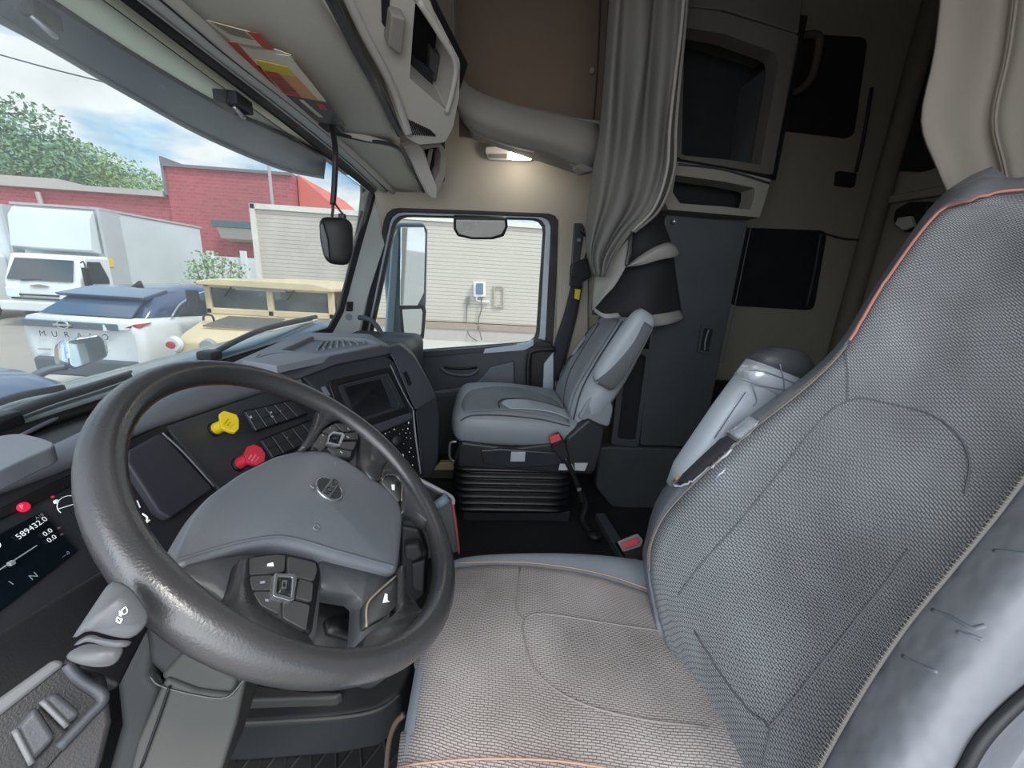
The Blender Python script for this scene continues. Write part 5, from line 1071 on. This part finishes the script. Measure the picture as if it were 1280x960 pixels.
# driver buckle and rail
t=T('driver_buckle','red seat belt buckle of the driver seat between the seats','buckle',at(790,690,y=.75))
PB2=PL(at(790,690,y=.78),(-.1,-.8,.6))
slab('buckle_body',PB2,[(771,678),(797,667),(806,682),(808,700),(788,705),(778,690)],.03,mBlack,t,bevel=.004)
pring('buckle_rim',PB2,[(772,677),(797,667),(804,675),(801,683),(779,690)],[(776,679),(797,671),(800,676),(798,681),(780,687)],.005,M('rim_grey','#8b8d90',.4),t,bevel=.001,d=.004,n=32)
slab('red_button',PB2,[(776,679),(797,671),(800,676),(798,681),(780,687)],.006,M('buckle_red2','#dd5560',.4),t,bevel=.002,d=.004)
slab('bracket',PB2,[(778,710),(806,690),(830,690),(794,718)],.008,M('bracket_grey','#8f9399',.35,metal=.4),t,bevel=.002,d=-.01)
loft('bolt',[polyh(PB2.h(793,703,.0),PB2.a,PB2.b,.010,.010,6),polyh(PB2.h(793,703,.012),PB2.a,PB2.b,.009,.009,6)],M('bolt_bright','#d5d8da',.2,metal=.6),t,smooth=False)
tag(fl('floor_rail',[(744,641),(756,641),(795,702),(783,708)],.03,.03,M('rail_slate','#4b5056',.5),None,bevel=.004),'slate floor rail running past the red driver buckle','rail')

# ================================================================ STEERING WHEEL
wc=V((-.20076,.45540,.67807)); wn=V((.91304,.0606,1)).normalized(); wa=(Y_-wn*wn.y).normalized(); wb_=wn.cross(wa)
PW_=PL(wc,wn)
mRim=M('wheel_leather','#3e3d3f',.30,.35,500,.35,9,spec=.7,dist=.0006); mHub=M('wheel_hub','#75787e',.40,.45,700,.06,spec=.6,dist=.0006); mSpk=M('wheel_spoke','#535558',.42,.3,600,.15,spec=.45); mBtn=M('wheel_button','#4a4a4a',.4,.2,900,.06); mBtnE=M('button_edge','#8c8e90',.35); mEmb=M('emblem_silver','#b5b9bd',.22,metal=.8,var=.05)
t=T('steering_wheel','worn black leather four-spoke steering wheel with a grey centre pad','steering wheel',wc)
Rr=.2115; rim=[]
rs=[]
for i in range(72):
    a_=2*math.pi*i/72; rim.append(wc+wa*Rr*math.cos(a_)+wb_*Rr*math.sin(a_)); rs.append(.0163+.0012*math.cos(4*a_+.6)*(1 if math.sin(a_)<.3 else .3))
tube('rim',rim,rs,mRim,t,n=20,res=1,closed=True)
def wp(x,y,d=0): return PW_.h(x,y,d)
def inpl(pts,d0): return [wp(x,y,d0) for x,y in pts]
pad=[(222,702),(231,677),(250,636),(267,613),(309,583),(350,564),(378,560),(405,562),(428,572),(450,586),(481,608),(499,624),(504,640),(502,672),(499,705),(496,718),(466,710),(419,698),(375,685),(344,679),(303,684),(262,695),(225,706)]
o0=resamp(rounded(inpl(pad,-.006),.012),96); cen=sum(o0,V((0,0,0)))/96
def rg(f,d): return [cen+(p-cen)*f+wn*d for p in o0]
q0=wp(392,562,0); q1=wp(312,684,0); ln_=(q1-q0).normalized(); pn_=wn.cross(ln_)
if pn_.dot(wb_)<0: pn_=-pn_
def hb(p):
    s=(p-q0).dot(pn_); return -.010*(.5+.5*math.tanh((s-.012)/.022))
def rg2(f,d):
    out=[]
    for p in rg(f,d): out.append(p+wn*hb(p))
    return out
hub=loft('centre_pad',[rg(.97,-.05),rg2(1.0,-.02),rg2(1.0,-.004),rg2(.985,.0)]+[rg2(f,.002+.009*(1-f)) for f in (.93,.86,.78,.7,.62,.54,.46,.38,.3,.22,.14,.06)],mHub,t)
seam('pad_crease',hub,[(224,700),(262,688),(303,677),(344,671),(375,675),(419,688),(466,701),(497,709)],.0018,M('hub_crease','#6d7075',.5),hub,off=.0)
# hub body below the pad
lower=[(228,700),(300,690),(400,700),(500,712),(508,740),(500,640),(480,600),(400,555),(300,590),(240,650)]
bodyp=resamp(inpl([(238,690),(262,625),(340,575),(400,566),(470,610),(496,640),(494,712),(440,716),(400,730),(300,720)],-.03),48)
loft('hub_body',[bodyp,[p-wn*.05 for p in bodyp],[wc+(p-wc)*.55-wn*.11 for p in bodyp]],mColD,t)
def part(nm,pts,d,th,mat,par=t,r=.006,n=48,bev=.975):
    q=resamp(rounded(inpl(pts,d),r),n); c=sum(q,V((0,0,0)))/n
    return loft(nm,[[p-wn*th for p in q],[p-wn*.003 for p in q],[c+(p-c)*bev for p in q]],mat,par)
# near spoke with buttons, far spoke with buttons
part('spoke',[(225,706),(262,698),(310,692),(398,700),(404,720),(396,800),(392,812),(350,800),(310,775),(290,760),(270,742),(240,726)],-.012,.022,mSpk,bev=.97)
part('spoke',[(390,566),(400,545),(418,528),(440,522),(466,545),(474,570),(468,592),(440,580)],-.012,.022,mSpk,bev=.97)
part('spoke',[(398,698),(500,715),(508,735),(528,762),(510,800),(470,822),(450,806),(452,745),(400,735)],-.014,.02,mSpk,bev=.97)
part('spoke',[(476,590),(486,590),(498,594),(524,606),(540,640),(524,640),(508,642),(500,650),(480,612)],-.012,.022,mSpk,bev=.97)
# leather arms blending the spokes into the rim
def arm_(pts,d=.0,th=.02): part('spoke_arm',pts,d,th,mRim,t,.008,80,.985)
arm_([(302,694),(311,696),(310,728),(322,758),(350,776),(390,797),(396,812),(392,832),(330,826),(282,792),(258,764),(280,758),(292,735)],.001)
arm_([(500,706),(508,704),(508,738),(514,750),(526,762),(546,762),(530,810),(480,846),(452,838),(454,806),(460,792),(482,776),(498,764)],.001)
arm_([(376,560),(394,537),(400,520),(403,505),(434,521),(460,543),(486,573),(478,598),(466,600),(456,586),(451,576),(452,545),(440,527),(420,524),(403,535),(390,558)],.0)
arm_([(477,600),(478,588),(486,573),(504,586),(532,618),(547,655),(536,652),(522,640),(508,638),(503,642),(505,612),(502,600),(493,592),(481,593)],.001)
def flat(nm,pts,d,th,mat,par,r=.003,bv=.0009):
    return MB().prism(rounded(inpl(pts,d),r),-wn*th).build(nm,mat,par,bevel=bv)
# near button cluster
def btn(pts,d=.0,mat=mBtn,par=t,nm='button',th=.008,r=.004,txt_=None): return flat(nm,pts,d,th,mat,par,.003)
cn=part('button_panel',[(311,694),(352,690),(398,700),(402,716),(390,796),(382,788),(350,775),(322,757),(311,730)],-.004,.012,mSeal,t,.006,48,.97)
btn([(312,697),(344,693),(357,694),(356,714),(344,716),(312,718)],-.001,par=cn); btn([(312,720),(341,718),(343,737),(315,737)],-.001,par=cn); btn([(316,739),(344,739),(352,745),(350,768),(326,756)],-.001,par=cn)
btn([(360,695),(395,703),(397,712),(393,726),(373,721),(360,716)],-.001,par=cn); btn([(374,723),(392,728),(390,752),(370,747)],-.001,par=cn); btn([(354,748),(368,750),(388,756),(383,788),(354,772)],-.001,par=cn)
pring('scroll_frame',PW_,[(344,716),(370,717),(372,722),(368,750),(363,751),(342,745),(341,741)],[(348,720),(366,721),(364,746),(346,741)],.006,mEmb,cn,bevel=.001,d=.004,n=40)
sw_=part('scroll_wheel',[(349,721),(366,722),(364,745),(347,741)],.002,.008,M('scroll_black','#242628',.25),cn,.002,32,.9)
pring('scroll_mark',PW_,[(353,725),(359,725),(358,736),(352,735)],[(354.5,727),(357.5,727),(356.8,734),(353.6,733.5)],.001,mEmb,sw_,bevel=0,d=.0035,n=16)
MB().prism(inpl([(334,705),(341,703),(342,708),(334,708)],.0005),wn*.0004).build('volume_icon',mWhiteI,cn); MB().prism(inpl([(325,727),(331,726),(331,729),(325,730)],.0005),wn*.0004).build('phone_icon',mInkG,cn); MB().prism(inpl([(331,749),(335,749),(336,752),(332,752)],.0005),wn*.0004).build('mute_icon',mInkG,cn)
# far button cluster
cf_=part('button_panel',[(388,560),(402,538),(420,527),(436,528),(448,536),(450,548),(442,574),(428,572),(405,562)],-.003,.012,mSeal,t,.006,48,.97)
btn([(391,556),(402,541),(412,545),(408,557),(405,561)],0,par=cf_); btn([(403,539),(416,530),(424,538),(413,543)],0,par=cf_); btn([(418,529),(434,530),(446,538),(430,539)],0,par=cf_)
btn([(431,541),(447,540),(448,549),(428,548)],0,par=cf_); btn([(427,552),(446,552),(442,562),(424,559)],0,par=cf_); btn([(409,559),(424,561),(440,564),(438,571),(420,567)],0,par=cf_)
pring('pad_frame',PW_,[(411,543),(416,539),(430,541),(431,545),(425,558),(420,558),(408,554)],[(413,545),(416,542),(427,543),(423,555),(411,552)],.006,mEmb,cf_,bevel=.001,d=.003,n=40)
part('pad_button',[(414,545),(427,544),(423,555),(412,552)],.001,.006,M('scroll_black','#242628'),cf_,.002,32,.9)
for a,b,s_ in ((404,546,'<'),(414,537,'^'),(436,538,'C'),(435,548,'G'),(427,567,'B'),(401,554,'-')): ptxt('button_icon',s_,PW_,(a,b),(a+5,b-4),.006,mWhiteI,cf_,d=.0008)
# scroll tabs on the lower spokes
s1=part('paddle',[(457,754),(466,744),(492,722),(497,722),(497,756),(485,768),(466,778),(458,784)],-.004,.01,mBtn,t,.005,48,.97); tube('paddle_edge',inpl([(458,784),(459,756),(472,740),(495,720)],-.003),.0013,M('worn_edge','#9a8f84',.5),s1,n=5)
s2=part('paddle',[(476,600),(480,594),(492,594),(501,600),(503,612),(500,628),(490,616)],-.002,.01,mBtn,t,.005,48,.97); tube('paddle_edge',inpl([(478,600),(482,594),(493,594),(502,602),(502,626)],-.001),.0010,M('worn_edge','#9a8f84'),s2,n=5)
MB().prism(inpl([(481,742),(484,743),(484,751),(487,752),(478,754),(479,750)],.0),wn*.0006).build('horn_icon',mWhiteI,s1); MB().prism(inpl([(489,606),(493,606),(493,613),(490,612)],.001),wn*.0006).build('horn_icon',mWhiteI,s2)
# centre opening below pad: column face seen through
part('column_face',[(400,735),(455,742),(455,812),(392,812)],-.075,.02,mColD,t,.004,32,.98)
part('column_badge',[(408,772),(448,764),(448,800),(412,790)],-.065,.006,mDashB,t,.003,32,.98)
# emblem: ring, diagonal arrow bar and letters
c=hit(hub,411,612,.001)
em=T('x',None,None,c) if 0 else None
e_r=.0190
ringp=[c+wa*e_r*math.cos(k*math.pi/12)+wb_*e_r*math.sin(k*math.pi/12)*1.0 for k in range(24)]
eb=tube('emblem_ring',ringp,.0020,mEmb,t,n=10,res=1,closed=True)
qf=polyh(c,wa,wb_,.0175,.0175,32); MB().prism([p+wn*.0 for p in qf],wn*.0012).build('emblem_disc',M('emblem_grey','#4f5357',.35,metal=.5),eb)
MB().box(c+wn*.002,(.040,.0125,.002),Matrix((wa,wb_,wn)).transposed()).build('emblem_bar',mEmb,eb)
txt('emblem_letters','VOLVO',c+wn*.0032-wa*.0180-wb_*.0042,wa,wb_,.0115,M('emblem_ink','#0e1014',.5),eb)
a0=c-wa*.0125+wb_*.0145; MB().prism([a0,a0-wa*.007+wb_*.001,a0-wa*.0075+wb_*.0075,a0-wa*.005+wb_*.005,a0-wa*.0+wb_*.004],wn*.002).build('emblem_arrow',mEmb,eb)
# airbag lettering and small icons on the pad
ptxt('pad_lettering','AIRBAG',PL(hit(hub,491,650,.0006),wn),(492.5,668),(491,640),.0085,mBtnE,hub,d=0)
ii=hit(hub,395,660,.001); tube('horn_symbol',[ii+wa*a+wb_*b for a,b in ((-.004,.003),(.004,.003),(.003,-.003),(-.003,-.003),(-.004,.003))],.0006,mBtnE,hub,n=5,res=1)
ii=hit(hub,420,580,.001); tube('horn_symbol',[ii+wa*a+wb_*b for a,b in ((-.003,.002),(.003,.002),(.002,-.003),(-.002,-.003),(-.003,.002))],.0005,mBtnE,hub,n=5,res=1)

# ================================================================ DRIVER SEAT
mSF=weave('driver_cushion_fabric','#b9b2b0','#857d7a',400,640,blot='#c4c0be'); mSB=weave('driver_back_fabric','#adafb2','#5e6064',400,620,blot='#bcbcbc')
mLE=M('bolster_leather','#9aa0a7',.42,.25,500,.12,6,spec=.4); mLE2=M('bolster_leather_dark','#6b7077',.42,.3,500,.2,6); mStO=M('stitch_orange','#a07f68',.7); mStG=M('stitch_grey','#6f6c69',.8); mStR=M('piping_red','#b37468',.7)
t=T('captain_chair','grey cloth driver seat with leather bolsters filling the lower right','seat',(.2,.45,.0))
yd=.445
cush=puff('seat_cushion',[(V((-.085,yd,.335)),Y_,.17,Z,.04),(V((-.07,yd,.345)),Y_,.21,Z,.065),(V((-.03,yd,.35)),Y_,.24,Z,.078),(V((.10,yd,.352)),Y_,.25,Z,.082),(V((.26,yd,.35)),Y_,.25,Z,.08),(V((.42,yd,.34)),Y_,.24,Z,.07)],mLE,t,e=.5)
g=[]
rows=[[(566,712),(620,708),(690,713),(750,724),(818,746)],[(548,748),(615,750),(690,756),(765,770),(845,790)],[(530,795),(605,805),(690,815),(790,835),(885,850)],[(516,850),(600,870),(700,885),(810,900),(925,915)],[(506,905),(600,930),(700,950),(830,970),(960,985)],[(498,985),(600,1010),(720,1040),(860,1060),(1010,1080)]]
ct=drape('cushion_cloth',cush,rows,mSF,t,off=.004,nu=6,nv=6)
seam('piping',cush,[(572,709),(640,708),(700,713),(760,725),(818,745)],.0012,mStO,t,off=.009)
seam('cushion_seam',cush,[(650,712),(645,760),(655,780)],.0012,M('seam_soft','#837b78',.8),t,off=.0045)
seam('cushion_seam',cush,[(884,912),(800,902),(720,880),(672,845),(655,800),(656,778),(680,770),(760,782),(850,795)],.0013,M('seam_soft','#837b78'),t,off=.0045)
seam('front_piping',cush,[(505,962),(600,955),(700,958),(800,975)],.0012,mStO,t,off=.009)
# backrest on its reclined plane
BR=PL((.33,.455,.45),(-.857,0,.514))
fo=[(812,790),(804,706),(806,676),(828,612),(905,540),(985,484),(1042,436),(1086,370),(1160,262),(1205,224),(1240,208)]
fs_=[(830,800),(813,716),(819,674),(848,628),(935,546),(1005,490),(1057,438),(1105,358),(1175,268),(1235,248),(1262,222)]
ns=[(1000,1120),(1012,1010),(1037,956),(1083,875),(1138,792),(1195,722),(1262,640),(1335,540),(1400,400),(1450,238),(1440,212)]
no=[(1150,1200),(1170,1110),(1200,1030),(1245,960),(1305,870),(1360,790),(1430,700),(1500,600),(1550,430),(1560,240),(1500,205)]
def lerp2(a,b,f): return (a[0]+(b[0]-a[0])*f,a[1]+(b[1]-a[1])*f)
rows=[]; frows=[]
for k in range(11):
    a,b,c,d=fo[k],fs_[k],ns[k],no[k]
    mid_=lerp2(a,b,.5)
    if k==10: rows.append([BR.h(*p_,-.03) for p_ in (a,lerp2(a,b,.12),mid_,b,*[lerp2(b,c,f) for f in (.15,.33,.5,.67,.86)],c,lerp2(c,d,.35),lerp2(c,d,.75),d)]); break
    rows.append([BR.h(*a,-.06),BR.h(*lerp2(a,b,.12),-.01),BR.h(*mid_,.022),BR.h(*b,.022)]+[BR.h(*lerp2(b,c,f),dd) for f,dd in ((.15,.008),(.33,-.004),(.5,-.007),(.67,-.004),(.86,.010))]+[BR.h(*c,.028),BR.h(*lerp2(c,d,.35),.042),BR.h(*lerp2(c,d,.75),.02),BR.h(*d,-.04)])
mLB=M('near_bolster_leather','#74767c',.4,1.0,22,.16,5,spec=.45,dist=.006)
back=patch('backrest',rows,mLB,t,nu=4,nv=4,vec=BR.n,th=.09)
drows=[[b]+[lerp2(b,c,f) for f in (.2,.4,.6,.8)]+[c] for b,c in zip(fs_[:10],ns[:10])]
top=lambda r:r
bc=drape('backrest_cloth',back,drows,mSB,t,off=.004,nu=4,nv=4)
# stitched borders
q=cr([V((a,b,0)) for a,b in fs_[1:10]]+[V((1290,242,0)),V((1380,240,0))],14)
pts=[hit(back,p.x,p.y,.006) for p in q]; tube('far_piping',pts[:72],.0018,mStG,t,n=6,res=1); tube('red_piping',pts[72:],.0022,mStR,t,n=6,res=1)
st=MB(); m_=pts
for i in range(2,70,1):
    tt=(m_[i+1]-m_[i-1]).normalized(); s_=tt.cross(BR.n).normalized(); st.tube([m_[i]-s_*.0026+BR.n*.003,m_[i]+BR.n*.004,m_[i]+s_*.0026+BR.n*.003],.0005,5,1)
st.build('far_stitches',mStO,t)['kind']='stuff'
q=cr([V((a,b,0)) for a,b in ns[1:8]],16); pts=[hit(back,p.x,p.y,.006) for p in q]; tube('near_piping',pts,.0020,mStG,t,n=6,res=1)
st=MB()
for i in range(1,len(pts)-1):
    tt=(pts[i+1]-pts[i-1]).normalized(); s_=tt.cross(BR.n).normalized(); st.tube([pts[i]-s_*.0026+BR.n*.003,pts[i]+BR.n*.004,pts[i]+s_*.0026+BR.n*.003],.0005,5,1)
st.build('near_stitches',M('stitch_pale','#86817a',.8),t)['kind']='stuff'
mSm=M('back_seam','#5c5e62',.8)
seam('back_seam',back,[(1057,440),(1061,470),(1061,503)],.0011,mSm,t,off=.0045)
seam('back_seam',back,[(1061,503),(1080,500),(1120,508),(1165,520),(1200,545),(1217,580),(1212,620)],.0013,mSm,t,off=.0045)
seam('back_seam',back,[(1061,503),(1040,515),(1010,548),(970,600),(925,655),(880,705),(850,745)],.0012,mSm,t,off=.0045)
seam('back_seam',back,[(1140,690),(1110,735),(1082,769),(1030,835),(990,885),(964,913)],.0011,mSm,t,off=.0045)
seam('back_seam',back,[(870,790),(905,845),(940,890),(966,913),(958,960)],.0013,mSm,t,off=.0045)
# wrinkles and panel seams of the near bolster
for p_ in ([(1165,762),(1190,772),(1215,785),(1232,782)],[(1128,820),(1150,832),(1172,840)],[(1242,688),(1265,690),(1290,694)],[(1196,790),(1215,795),(1228,800)]): seam('leather_crease',back,p_,.0022,mLE2,t,off=-.001)
tube('zip_line',[hit(back,a,b,.004) for a,b in ((1195,962),(1215,925),(1240,895),(1275,862),(1300,845))],.0045,M('zip_black','#202124',.5),t,n=6)
# ---------------------------------------------------------------- armrest with tape (folded up on the far side)
YA=.70
PAR=PL((0,YA,0),(0,-1,0))
secs=[((836,606),(872,628)),((846,582),(900,600)),((866,552),(925,575)),((896,508),(955,535)),((924,470),(985,505)),((940,450),(1008,478)),((952,440),(1014,458)),((968,433),(1004,440))]
L_=[]
for k,(a,b) in enumerate(secs):
    A_=PAR.h(*a); B_=PAR.h(*b); c=(A_+B_)/2; h_=(B_-A_)/2; w_=.034 if 0<k<6 else (.026 if k!=7 else .018)
    L_.append([c+h_*math.copysign(abs(math.cos(x_))**.6,math.cos(x_))+V((0,w_,0))*math.copysign(abs(math.sin(x_))**.6,math.sin(x_)) for x_ in [2*math.pi*i/32 for i in range(32)]])
def lsec(i,j,grow=0): 
    out=[]
    for l in L_[i:j]:
        c=sum(l,V((0,0,0)))/len(l); out.append([c+(p-c)*(1+grow) for p in l])
    return out
ra=loft('armrest',lsec(0,5),mLE,t); ra['label']='folded armrest wrapped in silver duct tape'; t4=ra
mTape=M('duct_tape','#b4b9c0',.28,.9,35,.15,14,metal=.35,dist=.004)
loft('duct_tape',lsec(4,6,.02),mTape,t4); loft('end_cap',lsec(5,8,.0),M('cap_black','#3c3e42',.55,.6,300,.15),t4)
for p_ in ([(926,474),(950,482),(985,488)],[(932,462),(960,466),(1000,482)],[(940,480),(946,500),(942,508)],[(975,455),(980,480),(978,500)]): tube('tape_wrinkle',[PAR.h(a,b,.036) for a,b in p_],.0011,M('tape_shade','#7d828a',.4,metal=.3),t4,n=5)
tube('armrest_seam',[PAR.h(a,b,.035) for a,b in ((893,548),(915,515),(932,490))],.0009,mSeamD,t4,n=5)
drape('torn_hole',back,[[(848,605),(857,607),(868,605)],[(864,580),(877,587),(889,589)],[(888,557),(901,565),(911,571)],[(911,546),(919,551),(927,555)]],M('tear_dark','#34343a',.9,.4,300,.1),t,off=.003,nu=3,nv=3)
tube('foam_edge',[hit(back,a,b,.004) for a,b in ((848,601),(857,587),(868,574),(884,561),(898,551))],[.002,.006,.005,.007,.003],M('foam_yellow','#b9976a',.9,.5,200,.2),t,n=8)
rn=random.Random(5)
def jag(pts): return [hit(back,p.x+rn.uniform(-1.8,1.8),p.y+rn.uniform(-1.8,1.8),.005) for p in cr([V((a,b,0)) for a,b in pts],4)]
for q_ in ([(842,606),(852,609),(866,604),(880,594),(896,580),(914,565),(928,552)],[(844,604),(850,592),(864,573),(884,556),(904,545),(926,536)]): tube('torn_edge',jag(q_),.0022,mTape,t,n=6,res=1)
drape('tape_scrap',back,[[(912,542),(920,548),(930,552)],[(925,534),(933,540),(942,542)],[(940,522),(946,526),(952,528)]],mTape,t,off=.006,nu=3,nv=3)
# seat base under the cushion
MB().box((.15,yd,.17),(.40,.42,.24)).build('seat_base',mBase,t,bevel=.03)
